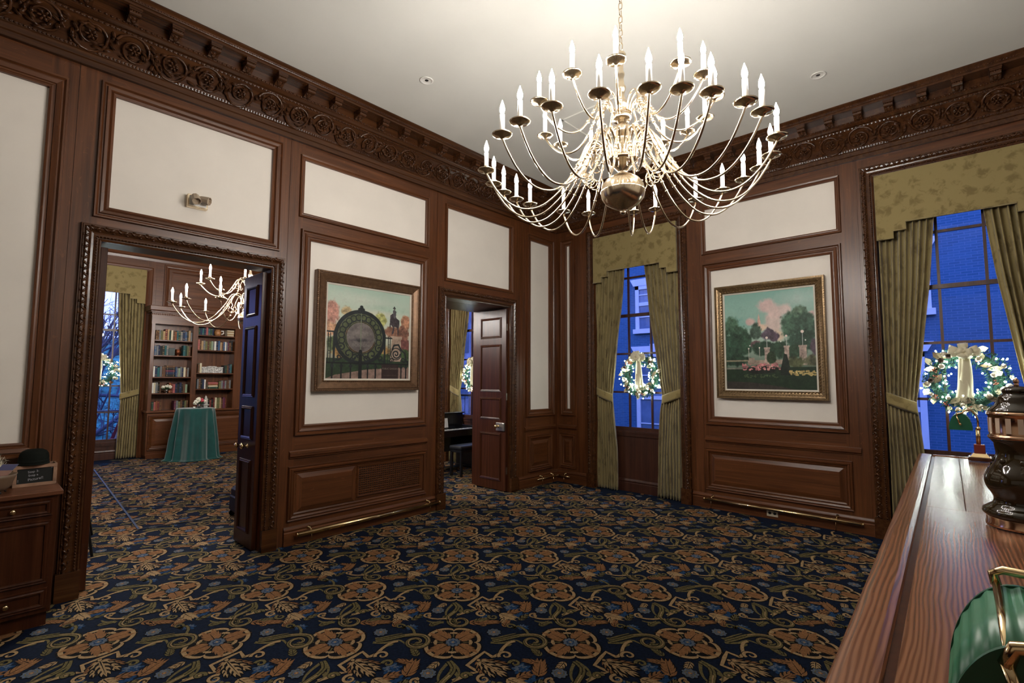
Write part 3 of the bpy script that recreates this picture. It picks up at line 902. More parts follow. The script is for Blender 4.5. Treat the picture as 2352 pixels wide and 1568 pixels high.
# ---------------------------------------------------------------- brass foot rails, socket, emergency lamp
def footrail(label, pl, a0, a1, z, r, br, c=.075):
    m = pl((a0+a1)/2, 0, 0)
    b = MB(); b.tube([pl(a0, z, c), pl(a1, z, c)], r, 14)
    t = tag(b.build('foot_rail', BRASS), label, 'rail')
    for e, s in ((a0, 1), (a1, -1)):
        b = MB(); b.tube([pl(e-s*.004, z, c), pl(e+s*.012, z, c)], r*1.15, 14); b.build('end_cap', BRASS, t)
    for a in br:
        b = MB(); M = pl.n.to_track_quat('Z', 'Y').to_matrix().to_4x4()
        b.lathe([(.018, 0), (.018, .006), (.007, .010), (.007, c-.022)], 12, pl(a, z+.035, .022), 0, True, M)
        b.tube([pl(a, z+.035, c), pl(a, z, c)], .006, 8)
        b.build('wall_bracket', BRASS, t)
        b = MB(); b.tube([pl(a+.01, z, c), pl(a+.012, .0, c+.004)], .003, 6); b.build('floor_pin', BRASS, t)
footrail('long brass foot rail below the pierced grille on the left wall', PA, 2.20, 3.95, .105, .021, (2.34, 3.80))
footrail('long gleaming brass foot rail under the garden painting on the right wall', PB, .865, 2.515, .118, .018, (1.10, 2.42))
footrail('short thin brass rail left of the room corner', PA, 5.83, 6.31, .10, .009, (5.95, 6.22), .06)
footrail('very short thin brass rail right of the room corner', PB, 4.60, 4.83, .10, .009, (4.70,), .06)
b = MB(); b.pbox(PB, 1.683, 1.803, .03, .105, .028, .034)
t = tag(b.build('wall_socket', plain('ivory_socket_plate', (.55, .48, .36), .4), bev=.003), 'ivory double socket in the baseboard under the brass rail', 'socket')
for a in (1.717, 1.769):
    b = MB(); M = PB.n.to_track_quat('Z', 'Y').to_matrix().to_4x4(); b.lathe([(.016, 0), (.016, .003), (.001, .003)], 16, PB(a, .068, .034), 0, True, M); b.build('outlet_face', BLACKM, t)
LAMPB = plain('beige_emergency_lamp_housing', (.42, .33, .24), .45)
t = thing('emergency_light', 'twin-headed emergency lamp on the cream panel over the big doorway', 'emergency light', PA(1.243, 3.13, 0))
def tl(o, at):  # place a part built in world space under an Empty
    o.location = -Vector(at); return o
b = MB(); b.pbox(PA, 1.165, 1.322, 3.075, 3.185, -.018, .035); tl(b.build('back_box', PALEBRASS, t, bev=.004), t.location)
b = MB(); b.pbox(PA, 1.178, 1.309, 3.087, 3.173, .035, .042); tl(b.build('face_plate', WHITEP, t, bev=.002), t.location)
for a, d in ((1.212, Vector((.05, -.62, -.78))), (1.278, Vector((.72, -.62, -.25)))):
    d.normalize(); M = d.to_track_quat('Z', 'Y').to_matrix().to_4x4()
    b = MB(); b.tube([PA(a, 3.14, .04), PA(a, 3.145, .075)], .010, 8)
    b.lathe([(.014, -.036), (.029, -.031), (.033, 0), (.037, .040), (.037, .043), (.032, .043), (.029, .024), (.001, .018)], 8, PA(a, 3.140, .088), 0, False, M)
    tl(b.build('lamp_head', LAMPB, t), t.location)
# ---------------------------------------------------------------- chandeliers
def chandelier(label, cx, cy, zp, R1, R2, up2, ang1, ang2, sc=1.0, chain_top=ZC, flame=None):
    """zp = height of the lower drip pans; up2 = rise to the upper tier"""
    t = thing('brass_chandelier', label, 'chandelier', (cx, cy, zp), 0)
    q = sc
    P = lambda L: [(r*q, z*q) for r, z in L]
    b = MB(); b.lathe(P([(.003, -.268), (.014, -.262), (.018, -.252), (.010, -.246), (.030, -.240), (.034, -.234), (.060, -.225), (.098, -.200), (.121, -.168), (.1275, -.136), (.1285, -.132), (.1275, -.128), (.120, -.096), (.098, -.064), (.066, -.042), (.040, -.034)]), 40); b.build('ball', PALEBRASS, t)
    b = MB(); b.lathe(P([(.040, -.034), (.022, -.026), (.026, -.010), (.050, .020), (.082, .045), (.092, .052), (.094, .062), (.086, .070), (.060, .078), (.034, .092), (.030, .12), (.040, .15), (.036, .17), (.024, .185), (.034, .20), (.052, .222), (.056, .242), (.046, .262), (.026, .275), (.022, .285)]), 32); b.build('lower_hub', PALEBRASS, t)
    u = up2
    b = MB(); b.lathe(P([(.022, .285), (.028, .30), (.050, u/q-.03), (.056, u/q-.015), (.052, u/q), (.028, u/q+.012), (.020, u/q+.03), (.030, u/q+.06), (.034, u/q+.08), (.024, u/q+.10), (.016, u/q+.125), (.022, u/q+.15), (.027, u/q+.165), (.027, u/q+.175), (.018, u/q+.19), (.014, u/q+.23), (.020, u/q+.25), (.020, u/q+.26), (.013, u/q+.275), (.013, u/q+.34), (.024, u/q+.36), (.030, u/q+.375), (.022, u/q+.39), (.008, u/q+.40), (.001, u/q+.405)]), 28); b.build('stem', PALEBRASS, t)
    b = MB(); z = (u/q+.40)*q; k = 0; top = chain_top-zp-.05
    while z < top:
        d = (1, 0) if k % 2 else (0, 1)
        b.tube([(d[0]*.012*q*math.cos(a), d[1]*.012*q*math.cos(a), z+.026*q+.026*q*math.sin(a)) for a in np.linspace(0, 2*PI, 15)[:-1]], .003*q, 5, closed=True)
        z += .043*q; k += 1
    b.build('chain', PALEBRASS, t)
    b = MB(); b.lathe([(.065, chain_top-zp), (.062, chain_top-zp-.012), (.03, chain_top-zp-.03), (.006, chain_top-zp-.045), (.004, chain_top-zp-.07)], 24); b.build('ceiling_canopy', PALEBRASS, t)
    def arm_mesh(name, R, low):
        b = MB()
        if low:
            k = R/.8
            pts = [(.080, .060), (.092, .115), (.118, .160), (.155, .182), (.190, .172), (.218, .130), (.25, .060), (.295, -.02), (.345, -.095), (.40, -.155), (.465, -.205), (.53, -.226), (.60, -.222), (.665, -.188), (.72, -.135), (.762, -.075), (.790, -.025), (.80, 0)]
        else:
            k = R/.5
            pts = [(.050, .010), (.060, .055), (.082, .088), (.110, .098), (.135, .085), (.155, .045), (.18, -.01), (.21, -.065), (.25, -.115), (.295, -.142), (.34, -.146), (.39, -.128), (.435, -.092), (.47, -.050), (.493, -.015), (.50, 0)]
        pts = [(r*k, z*q) for r, z in pts]
        # smooth through the points
        P2 = []
        for i in range(len(pts)-1):
            p0 = pts[max(0, i-1)]; p1 = pts[i]; p2 = pts[i+1]; p3 = pts[min(len(pts)-1, i+2)]
            for j in range(3):
                s = j/3
                P2.append(tuple(.5*((2*p1[c])+(-p0[c]+p2[c])*s+(2*p0[c]-5*p1[c]+4*p2[c]-p3[c])*s*s+(-p0[c]+3*p1[c]-3*p2[c]+p3[c])*s**3) for c in (0, 1)))
        P2.append(pts[-1])
        rr = .0062*q
        b.tube([(r, 0, z) for r, z in P2], rr, 7)
        i0 = 19 if low else 17
        for i in (i0, i0+1, i0+2, i0+4):
            r, z = P2[i]; r2, z2 = P2[i+1]
            d = Vector((r2-r, 0, z2-z)).normalized()
            b.ell((r, 0, z), d*.006*q, d.cross(Vector((0, 1, 0)))*.011*q, (0, .011*q, 0), 8, 4)
        # scroll curling back under the arm beside the hub
        s0 = pts[6] if low else pts[5]
        c = (s0[0]-.055*q, s0[1]-.085*q) if low else (s0[0]-.030*q, s0[1]-.055*q)
        r0 = .050*q if low else .030*q
        sp = [(s0[0], 0, s0[1])]
        for j in range(15):
            a = .9-j*.42; r_ = r0*(1-j/19)
            sp.append((c[0]+r_*math.cos(a), 0, c[1]+r_*math.sin(a)))
        b.tube(sp, [.0045*q*(1-.5*i/16) for i in range(16)], 5)
        me_o = b.build('arm', PALEBRASS, t)
        e = R
        d = MB(); d.lathe([(.006*q, -.012*q), (.012*q, -.006*q), (.020*q, .0), (.038*q, .002*q), (.049*q, .008*q), (.052*q, .013*q), (.048*q, .011*q), (.030*q, .006*q), (.018*q, .008*q), (.014*q, .020*q), (.017*q, .026*q), (.016*q, .034*q), (.011*q, .036*q)], 22, (e, 0, 0)); d.build('drip_pan', PALEBRASS, me_o)
        d = MB(); d.lathe([(.0125*q, .030*q), (.0125*q, .116*q), (.010*q, .118*q), (.007*q, .119*q)], 14, (e, 0, 0)); d.build('candle_sleeve', SLEEVE, me_o)
        d = MB(); d.lathe([(.006, .119*q), (.0105*q, .128*q), (.0135*q, .140*q), (.0125*q, .153*q), (.0085*q, .168*q), (.004*q, .181*q), (.0008*q, .192*q)], 8, (e, 0, 0)); d.build('candle_bulb', flame or FLAME, me_o)
        return me_o
    for low, R, angs, dz in ((True, R1, ang1, 0), (False, R2, ang2, up2)):
        a0 = arm_mesh('arm', R, low)
        for i, a in enumerate(angs):
            o = a0 if i == 0 else copy_tree(a0, t)
            o.location = (0, 0, dz); o.rotation_euler = (0, 0, math.radians(a))
    return t
A1 = [-142, -132, -122, -108, -98, -76, -60, -48, -36, -23, -8, 13, 24, 48, 62, 83, 93, 104, 115, 130, 162, 173, -173, -157]
A2 = [-179, -153, -116, -96, -68, -43, -23, -2, 54, 82, 101, 147]
chandelier('huge two-tier brass chandelier with lit white candles in the main room', 2.507, 1.430, 2.825, .80, .51, .33, A1, A2)
chandelier('smaller brass candle chandelier hanging in the library beyond the big doorway', 2.60, 7.45, 2.58, .90, .60, .31, [i*30+20 for i in range(12)], [i*45+20 for i in range(8)], 1.05, flame=FLAME2)

# ---------------------------------------------------------------- paintings
def fbm(h, w_, n, seed):
    g = np.random.default_rng(seed); out = np.zeros((h, w_)); amp = 1; tot = 0
    for k in range(5):
        c = max(2, int(n*2**k)); r = g.random((c+2, c+2))
        yy = np.linspace(0, c, h); xx = np.linspace(0, c, w_)
        y0 = yy.astype(int); x0 = xx.astype(int); fy = (yy-y0)[:, None]; fx = (xx-x0)[None]
        fy = fy*fy*(3-2*fy); fx = fx*fx*(3-2*fx)
        v = (r[y0][:, x0]*(1-fy)*(1-fx)+r[y0+1][:, x0]*fy*(1-fx)+r[y0][:, x0+1]*(1-fy)*fx+r[y0+1][:, x0+1]*fy*fx)
        out += v*amp; tot += amp; amp *= .55
    return out/tot
class Canvas:
    def __init__(s, w_, h):
        s.w, s.h = w_, h; s.im = np.zeros((h, w_, 3))
        s.Y, s.X = np.mgrid[0:h, 0:w_]; s.X = (s.X+.5)/w_; s.Y = (s.Y+.5)/h
        s.n1 = fbm(h, w_, 5, 3)-.5; s.n2 = fbm(h, w_, 22, 4)-.5; s.n3 = fbm(h, w_, 60, 5)-.5
    def put(s, mask, col, tex=.0):
        col = np.array(col)/255.; c = col[None, None]*(1+tex*(s.n2*1.6+s.n3)[..., None])
        m = np.clip(mask, 0, 1)[..., None]; s.im = s.im*(1-m)+np.clip(c, 0, 1)*m
    def blob(s, cx, cy, rx, ry, col, soft=.25, rough=.5, tex=.5):
        d = np.sqrt(((s.X-cx)/rx)**2+((s.Y-cy)/ry)**2)+rough*(s.n2*1.2+s.n1*.8)
        s.put((1-d)/soft, col, tex)
    def ring(s, cx, cy, r0, r1, col, asp=1.0):
        d = np.hypot((s.X-cx), (s.Y-cy)*asp); e = .004
        s.put(np.minimum((d-r0)/e, (r1-d)/e), col, .3)
    def rect(s, x0, x1, y0, y1, col, tex=.2):
        e = .003; s.put(np.minimum(np.minimum((s.X-x0)/e, (x1-s.X)/e), np.minimum((s.Y-y0)/e, (y1-s.Y)/e)), col, tex)
    def poly(s, pts, col, tex=.2):
        ins = np.zeros(s.X.shape, bool); n = len(pts)
        for i in range(n):
            (x0, y0), (x1, y1) = pts[i], pts[(i+1) % n]
            c = ((y0 > s.Y) != (y1 > s.Y)) & (s.X < (x1-x0)*(s.Y-y0)/((y1-y0) or 1e-9)+x0)
            ins ^= c
        s.put(ins*1.0, col, tex)
    def line(s, pts, wd, col, tex=.2):
        for (x0, y0), (x1, y1) in zip(pts, pts[1:]):
            dx, dy = x1-x0, y1-y0; L = dx*dx+dy*dy or 1e-9
            t = np.clip(((s.X-x0)*dx+(s.Y-y0)*dy)/L, 0, 1)
            d = np.hypot(s.X-x0-t*dx, s.Y-y0-t*dy)
            s.put((wd-d)/.003+.5, col, tex)
    def grad(s, y0, c0, y1, c1):
        t = np.clip((s.Y-y0)/(y1-y0), 0, 1)[..., None]
        m = ((s.Y >= y0) & (s.Y <= y1))[..., None]
        s.im = np.where(m, np.array(c0)/255*(1-t)+np.array(c1)/255*t, s.im)
def canvas_object(cv, pl, a_left, a_right, b0, b1, c, parent, name, mat, sat=.8, dark=.93):
    """a_left = wall coordinate of the picture's left edge as seen"""
    h, w_ = cv.h, cv.w
    lum = cv.im.mean(2, keepdims=True); cv.im = np.clip((lum+(cv.im-lum)*sat)*dark, 0, 1)
    lin = np.where(cv.im <= .04045, cv.im/12.92, ((np.clip(cv.im, 0, 1)+.055)/1.055)**2.4)
    vs = []; o = np.array(pl(0, 0, c)); u = np.array(pl.u)
    A = np.linspace(a_left, a_right, w_+1); B = np.linspace(b1, b0, h+1)
    g = o[None, None]+A[None, :, None]*u[None, None]+B[:, None, None]*np.array((0, 0, 1.))[None, None]
    g = g.reshape(-1, 3)-np.array(parent.location)[None]
    i = (np.arange(h)[:, None]*(w_+1)+np.arange(w_)[None]).ravel()
    f = np.stack([i, i+1, i+w_+2, i+w_+1], 1)
    me = bpy.data.meshes.new(name); me.vertices.add(len(g)); me.vertices.foreach_set('co', g.ravel())
    me.loops.add(f.size); me.loops.foreach_set('vertex_index', f.ravel().astype(np.int32))
    me.polygons.add(len(f)); me.polygons.foreach_set('loop_start', np.arange(0, f.size, 4, dtype=np.int32))
    me.update(calc_edges=True)
    ca = me.color_attributes.new('paint', 'FLOAT_COLOR', 'CORNER')
    rgba = np.concatenate([lin.reshape(-1, 3), np.ones((h*w_, 1))], 1)
    ca.data.foreach_set('color', np.repeat(rgba, 4, 0).ravel().astype(np.float32))
    me.materials.append(mat)
    ob = bpy.data.objects.new(name, me); COL.objects.link(ob); ob.parent = parent
    return ob
def paintmat(name):
    m, nt, b = newmat(name)
    a = nt.nodes.new('ShaderNodeAttribute'); a.attribute_name = 'paint'
    nt.links.new(a.outputs['Color'], b.inputs['Base Color']); setb(b, None, .55, 0, .35)
    bump(nt, b, noise(nt, coords(nt, (1, 1, 1)), 160, 3), .15, .002)
    return m
PAINT = paintmat('oil_paint_on_canvas')
BRONZE = plain('antique_bronze_frame', (.15, .082, .043), .33, .5, .5, .25, 30)
GILT = plain('dull_gilt_frame', (.18, .115, .055), .33, .6, .5, .3, 40)
LINER = plain('linen_liner', (.62, .58, .50), .8, 0, .2, .05)
def picture(label, pl, al, ar, b0, b1, il, ir, i0, i1, cv, rope, fm):
    lo, hi = min(al, ar), max(al, ar); li, hi_i = min(il, ir), max(il, ir)
    t = thing('framed_painting', label, 'painting', pl((lo+hi)/2, b0, 0))
    wd = ((hi-lo)-(hi_i-li))/2-.018
    fi = (li-.018, hi_i+.018, i0-.018, i1+.018)
    b = MB()
    prof = [(0, .012), (0, .034), (.008, .040), (.016, .036), (.030, .040), (wd*.55, .052), (wd*.72, .058), (wd*.76, .050), (wd*.80, .050), (wd*.82, .062), (wd*.96, .062), (wd, .054), (wd, -.018)]
    b.frame(pl, *fi, prof)
    up = Vector((0, 0, 1))
    for d, sp, h, sz in ((wd*.89, .020, .062, .009), (wd*.10, .022, .040, .008)) if rope else ((wd*.89, .026, .060, .008), (wd*.16, .034, .040, .012), (wd*.5, .03, .050, .008)):
        x0, x1, z0, z1 = fi[0]-d, fi[1]+d, fi[2]-d, fi[3]+d
        P = [(x0, z0), (x0, z1), (x1, z1), (x1, z0), (x0, z0)]
        for p, q in zip(P, P[1:]):
            L = math.hypot(q[0]-p[0], q[1]-p[1]); n = int(L/sp)
            for i in range(n):
                s = (i+.5)/n; a, z = p[0]+(q[0]-p[0])*s, p[1]+(q[1]-p[1])*s
                tt = pl.u*((q[0]-p[0])/L)+up*((q[1]-p[1])/L); ss = tt.cross(pl.n)
                e1 = (tt*.75+ss*.66).normalized(); e2 = e1.cross(pl.n)
                b.ell(pl(a, z, h), e1*sz*1.35, e2*sz*.62, pl.n*sz*.6, 6, 4)
    tl(b.build('frame', fm, t), t.location)
    b = MB(); b.frame(pl, li, hi_i, i0, i1, [(0, .016), (0, .024), (.018, .030), (.019, .02)]); tl(b.build('liner', LINER, t), t.location)
    canvas_object(cv, pl, il, ir, i0, i1, .018, t, 'canvas', PAINT)
    return t
# the iron gate with a horseman behind
cv = Canvas(300, 288)
cv.grad(0, (176, 206, 186), .5, (214, 220, 196)); cv.grad(.5, (214, 220, 196), 1, (120, 110, 80))
cv.blob(.35, .12, .5, .10, (208, 218, 200), 1.2, .7, .1); cv.blob(.75, .2, .3, .06, (176, 208, 184), 1., .7, .1); cv.blob(.55, .26, .4, .05, (216, 214, 190), 1., .7, .1)
for a in ((.06, .30, .09, .15, (190, 128, 110)), (.03, .48, .10, .10, (206, 150, 112)), (.21, .27, .07, .07, (186, 160, 110)), (.27, .35, .10, .08, (150, 150, 84)), (.5, .42, .2, .16, (140, 130, 72)), (.62, .33, .09, .10, (176, 176, 96)), (.95, .33, .07, .10, (196, 132, 96)), (.90, .48, .12, .12, (150, 96, 74)), (.76, .46, .10, .08, (150, 100, 76)), (.30, .52, .22, .14, (110, 122, 66)), (.16, .47, .10, .08, (206, 146, 96)), (.10, .62, .14, .10, (84, 100, 56)), (.95, .62, .10, .10, (118, 66, 60)), (.93, .73, .10, .10, (66, 92, 50)), (.5, .68, .30, .10, (176, 132, 70)), (.2, .72, .14, .07, (190, 140, 74)), (.55, .76, .3, .06, (70, 88, 44))): cv.blob(*a)
cv.rect(0, 1, .78, 1, (44, 66, 40), .3)
cv.poly([(.0, 1), (.10, .96), (.45, .90), (1, .86), (1, 1)], (150, 118, 104), .3)
cv.poly([(.77, .52), (.89, .52), (.90, .80), (.75, .80)], (176, 146, 124), .3); cv.rect(.75, .905, .50, .535, (190, 160, 136), .2)
D = (34, 40, 42); D2c = (26, 28, 30)
cv.poly([(.745, .26), (.775, .235), (.80, .245), (.83, .29), (.865, .31), (.868, .36), (.855, .42), (.858, .49), (.845, .49), (.838, .40), (.80, .39), (.795, .46), (.77, .49), (.765, .47), (.782, .40), (.755, .37), (.75, .41), (.735, .40), (.74, .33)], (70, 60, 66), .6)
cv.poly([(.775, .20), (.80, .19), (.822, .21), (.82, .26), (.80, .30), (.785, .28)], (88, 84, 88), .6); cv.poly([(.785, .165), (.795, .145), (.806, .165), (.82, .175), (.77, .178)], D2c); cv.blob(.797, .182, .012, .014, (90, 80, 74), .3, 0)
cv.ring(.385, .545, .178, .265, (86, 96, 60)); cv.ring(.385, .545, .262, .308, D); cv.ring(.385, .545, .178, .192, D); cv.ring(.385, .545, .165, .178, D2c)
for k in range(14):
    a = -.2+k*(PI+.4)/13
    x, y = .385-.222*math.cos(a), .545-.222*math.sin(a)
    cv.ring(x, y, .024, .039, D)
cv.ring(.385, .545, 0, .166, (112, 102, 100)); cv.blob(.385, .50, .13, .06, (128, 118, 112), .8, .6, .3); cv.blob(.385, .575, .15, .022, (78, 74, 76), .6, .5, .5); cv.blob(.385, .67, .09, .03, (96, 86, 84), .8, .6, .3)
cv.line([(.385, .24), (.385, .71)], .004, (120, 134, 104)); cv.line([(.385, .70), (.385, 1)], .020, D2c)
for dx, dy, r in ((-.02, .235, .022), (.02, .235, .022), (0, .205, .022), (-.05, .262, .018), (.05, .262, .018), (0, .25, .03)): cv.blob(.385+dx, dy, r, r, D, .3, .3)
for x in (.085, .68): cv.line([(x, .50), (x, .83)], .011, D)
for x in (.02, .045, .725, .75): cv.line([(x, .52), (x, .83)], .005, D)
for y in (.52, .62, .72):
    for x in (.032, .737): cv.ring(x, y, .010, .018, D)
cv.line([(0, .50), (.09, .50)], .008, D); cv.line([(.67, .53), (.77, .53)], .008, D)
def cspiral(cx, cy, r, a0, tn, wd):
    cv.line([(cx+r*(1-.8*i/24)*math.cos(a0+tn*i/24), cy+r*(1-.8*i/24)*math.sin(a0+tn*i/24)) for i in range(25)], wd, D)
for s in (-1, 1):
    cspiral(.385+s*.14, .73, .065, 1.2 if s > 0 else 1.9, 7*s, .008); cspiral(.385+s*.22, .66, .045, 4, -7*s, .007); cspiral(.385+s*.07, .77, .04, 0, 7*s, .007); cspiral(.385+s*.25, .77, .035, 2, 6*s, .006)
    cv.line([(.385, .72), (.385+s*.10, .80), (.385+s*.2, .77), (.385+s*.29, .81)], .007, D)
cv.ring(.83, .71, .06, .075, D); cspiral(.83, .71, .055, 0, 9, .008); cv.line([(.78, .66), (.80, .61), (.86, .60), (.895, .66), (.95, .70), (.965, .78), (1, .82)], .010, D); cspiral(.93, .79, .035, 3, 7, .007); cspiral(.77, .79, .03, 0, -7, .006)
cv.rect(0, 1, .822, .842, D2c)
for x in (.07, .17, .275, .475, .57, .90, .965): cv.rect(x-.010, x+.010, .83, 1, D2c); cv.blob(x, .865, .024, .02, D, .3, .3)
cv.rect(.645, .865, .835, 1, (58, 40, 38), .2); cv.rect(.67, .84, .957, .964, (96, 74, 64), .4)
pic = picture('framed painting of an iron park gate with a horseman statue, left wall', PA, 2.343, 3.638, 1.463, 2.718, 2.463, 3.494, 1.602, 2.588, cv, True, BRONZE)
LETT = plain('painted_pale_lettering', (.17, .14, .115), .6)
W_ = 3.494-2.463
for body, fx, fy, sz in (('PUBLIC GARDEN', .755, .885, .0275), ('BOSTON', .385, .632, .052)):
    M = wallM(PA, 2.463+W_*fx, 2.588-.986*fy, .0195); M.translation -= pic.location
    text('lettering', body, sz, pic, LETT if fx > .5 else plain('painted_grey_lettering', (.17, .15, .14), .6), M, .0002)
# lamps and flower beds
cv = Canvas(280, 333)
cv.grad(0, (128, 186, 172), .5, (176, 206, 188)); cv.grad(.5, (176, 206, 188), 1, (40, 60, 40))
cv.blob(.15, .15, .4, .2, (146, 200, 184), 1.2, .6, .1); cv.blob(.85, .1, .4, .12, (186, 214, 204), 1.2, .6, .1); cv.blob(.15, .32, .3, .1, (104, 184, 170), 1.2, .6, .1)
for a in ((.50, .14, .12, .09, (226, 190, 184)), (.58, .24, .12, .12, (230, 198, 190)), (.70, .20, .09, .07, (226, 202, 194)), (.57, .36, .14, .12, (226, 200, 190)), (.30, .30, .07, .05, (226, 186, 178)), (.97, .27, .05, .05, (222, 184, 178)), (.42, .37, .1, .05, (240, 206, 176)), (.62, .46, .08, .08, (232, 206, 176))): cv.blob(*a, .45, .45, .1)
cv.poly([(.385, .30), (.395, .25), (.402, .22), (.41, .25), (.42, .30), (.42, .36), (.385, .36)], (226, 178, 160), .2)
for a in ((.08, .34, .11, .12, (66, 104, 78)), (.16, .42, .13, .12, (60, 98, 72)), (.08, .56, .18, .20, (46, 82, 60)), (.24, .52, .10, .14, (48, 84, 60)), (.36, .41, .08, .09, (64, 88, 72)), (.50, .44, .08, .07, (92, 78, 94)), (.57, .47, .06, .06, (92, 74, 90)), (.84, .26, .10, .10, (92, 124, 98)), (.75, .36, .13, .14, (70, 108, 84)), (.90, .38, .14, .16, (64, 98, 78)), (.86, .52, .2, .12, (52, 84, 66)), (.36, .54, .08, .05, (110, 80, 84)), (.45, .58, .16, .08, (44, 76, 56)), (.62, .60, .14, .10, (48, 80, 58)), (.80, .62, .14, .08, (52, 82, 58)), (.99, .58, .05, .10, (86, 70, 84)), (.12, .70, .2, .06, (36, 66, 46))): cv.blob(*a)
cv.rect(0, .28, .695, .715, (150, 140, 110), .3); cv.rect(.26, .95, .70, .75, (170, 148, 130), .3); cv.rect(.27, .34, .675, .73, (178, 156, 138), .3)
for x, g_, y0, y1, hw, r in ((.485, .475, .575, .73, .03, .017), (.70, .465, .565, .70, .028, .015), (.87, .43, .565, .76, .04, .021)):
    cv.line([(x, g_), (x, y0)], .004, (180, 190, 184)); cv.rect(x-hw, x+hw, y0, y1, (176, 150, 138), .5); cv.rect(x-hw-.006, x+hw+.006, y0-.004, y0+.018, (190, 164, 150), .3); cv.blob(x, g_, r, r*.86, (250, 226, 214), .3, 0, 0)
for x, y, y1 in ((.275, .58, .68), (.40, .575, .67)): cv.line([(x, y), (x, y1)], .003, (190, 190, 176)); cv.blob(x, y, .010, .009, (250, 240, 226), .3, 0, 0)
for x, y in ((.29, .55), (.64, .52), (.90, .515)): cv.blob(x, y, .009, .009, (240, 240, 230), .4, 0, 0)
cv.blob(.53, .68, .06, .07, (48, 70, 42), .2, .3); cv.blob(.80, .74, .12, .07, (84, 92, 58), .3, .6); cv.blob(.95, .72, .08, .07, (96, 98, 70), .3, .6)
cv.rect(0, 1, .775, 1, (30, 54, 32), .3); cv.rect(0, .2, .775, .795, (120, 122, 108), .3)
cv.blob(.41, .80, .22, .045, (30, 34, 28), .3, .4)
g = np.random.default_rng(5)
for i in range(90): cv.blob(g.uniform(.20, .62), g.uniform(.735, .80), g.uniform(.008, .02), g.uniform(.006, .014), ((214, 120, 124), (196, 110, 118), (226, 150, 140))[i % 3], .4, .3)
cv.poly([(.67, .64), (.70, .65), (.735, .80), (.73, .86), (.63, .86), (.63, .79)], (28, 40, 30), .5)
for i in range(50): cv.blob(g.uniform(.73, 1.), g.uniform(.815, .86), g.uniform(.01, .022), g.uniform(.008, .014), ((206, 178, 104), (190, 160, 90))[i % 2], .4, .3)
for i in range(40): cv.blob(g.uniform(.2, .62), g.uniform(.85, .88), .012, .008, (70, 88, 52), .5, .3)
cv.poly([(0, .92), (.3, .93), (.62, .97), (.8, 1), (0, 1)], (58, 50, 44), .3)
picture('gilt-framed painting of a park with globe lamps and pink flower beds, right wall', PB, 2.332, 1.125, 1.378, 2.782, 2.215, 1.238, 1.494, 2.662, cv, False, GILT)
# ---------------------------------------------------------------- bar counter
ct = thing('bar_counter', 'long polished oak bar counter at the right edge, with raised nosing', 'bar counter', (0, .192, 0), math.atan(.0216))
CE = 4.745
b = MB(); b.bbox(-1.6, CE-.03, -.62, -.04, .02, 1.03, .004); b.build('body', DOORW, ct)
b = MB()
for i in range(7):
    x0 = -1.5+i*.87
    pl = Pl((0, -.04, 0), (1, 0, 0), (0, 1, 0)); raised_panel(b, pl, x0, x0+.72, .22, .90, 0, 0)
b.build('front_panel', DOORW, ct)
b = MB()
b.bbox(-1.6, 2.80, -.66, -.094, 1.03, 1.066, .0012); b.build('counter_top', COUNTER, ct)
b = MB(); b.bbox(2.8015, CE-.035, -.22, -.094, 1.03, 1.066, .0012); b.build('counter_top', COUNTER, ct)
b = MB(); b.bbox(2.8015, CE-.035, -.66, -.2215, 1.03, 1.066, .0012); b.build('counter_top', COUNTER, ct)
b = MB()
pr = [(-.078, 1.03), (-.078, 1.062), (-.074, 1.0695), (-.060, 1.072), (-.02, 1.0725), (-.006, 1.070), (.0, 1.062), (.002, 1.045), (-.004, 1.032), (-.02, 1.026), (-.03, 1.0)]
b.prism([(-1.6, y, z) for y, z in pr], (1.6+CE, 0, 0)); b.build('nosing', COUNTER, ct)
b = MB(); b.box(-1.6, CE-.03, -.0945, -.078, 1.03, 1.060); b.build('drip_groove', DOORW, ct)
b = MB(); b.bbox(CE-.034, CE, -.66, -.08, 1.02, 1.0725, .004); b.build('end_trim', COUNTER, ct)
# ---------------------------------------------------------------- glazed tap urn on the counter
GLAZE = plain('dark_brown_glaze', (.022, .014, .006), .07, 0, .6, .3, 9)
COPPER = plain('copper_gilt_band', (.62, .38, .24), .16, 1)
u = thing('beer_tap_column', 'tall dark brown glazed tap column with copper bands, standing on the bar', 'beer tap', (2.615, -.131, 1.072))
Z = 1.07
def ul(name, prof, mat, n=48, lob=0):
    b = MB()
    rings = []
    for r, z in prof:
        ring = []
        for k in range(n):
            q = 1+lob*math.sin(PI*(z-1.16)/.15)*abs(math.sin(8*PI*k/n)) if 1.16 < z < 1.31 else 1
            ring.append((r*q*.715*math.cos(2*PI*k/n), r*q*.715*math.sin(2*PI*k/n), z-Z-.002))
        rings.append(ring)
    b.rings(rings, 0, True); return b.build(name, mat, u)
ul('foot', [(.150, 1.072), (.152, 1.080), (.146, 1.086), (.148, 1.104), (.143, 1.108)], COPPER)
ul('body', [(.143, 1.106), (.158, 1.112), (.163, 1.120), (.160, 1.130), (.142, 1.140), (.122, 1.150), (.115, 1.162), (.114, 1.172), (.120, 1.185), (.133, 1.200), (.143, 1.215), (.146, 1.232), (.143, 1.250), (.132, 1.270), (.116, 1.290), (.106, 1.305), (.100, 1.320), (.095, 1.335), (.098, 1.352), (.101, 1.372), (.112, 1.382), (.118, 1.388)], GLAZE, 64, .03)
ul('gauge_band', [(.118, 1.388), (.122, 1.391), (.122, 1.397), (.117, 1.401), (.115, 1.404), (.115, 1.468), (.117, 1.472), (.121, 1.476), (.121, 1.482), (.117, 1.488)], COPPER)
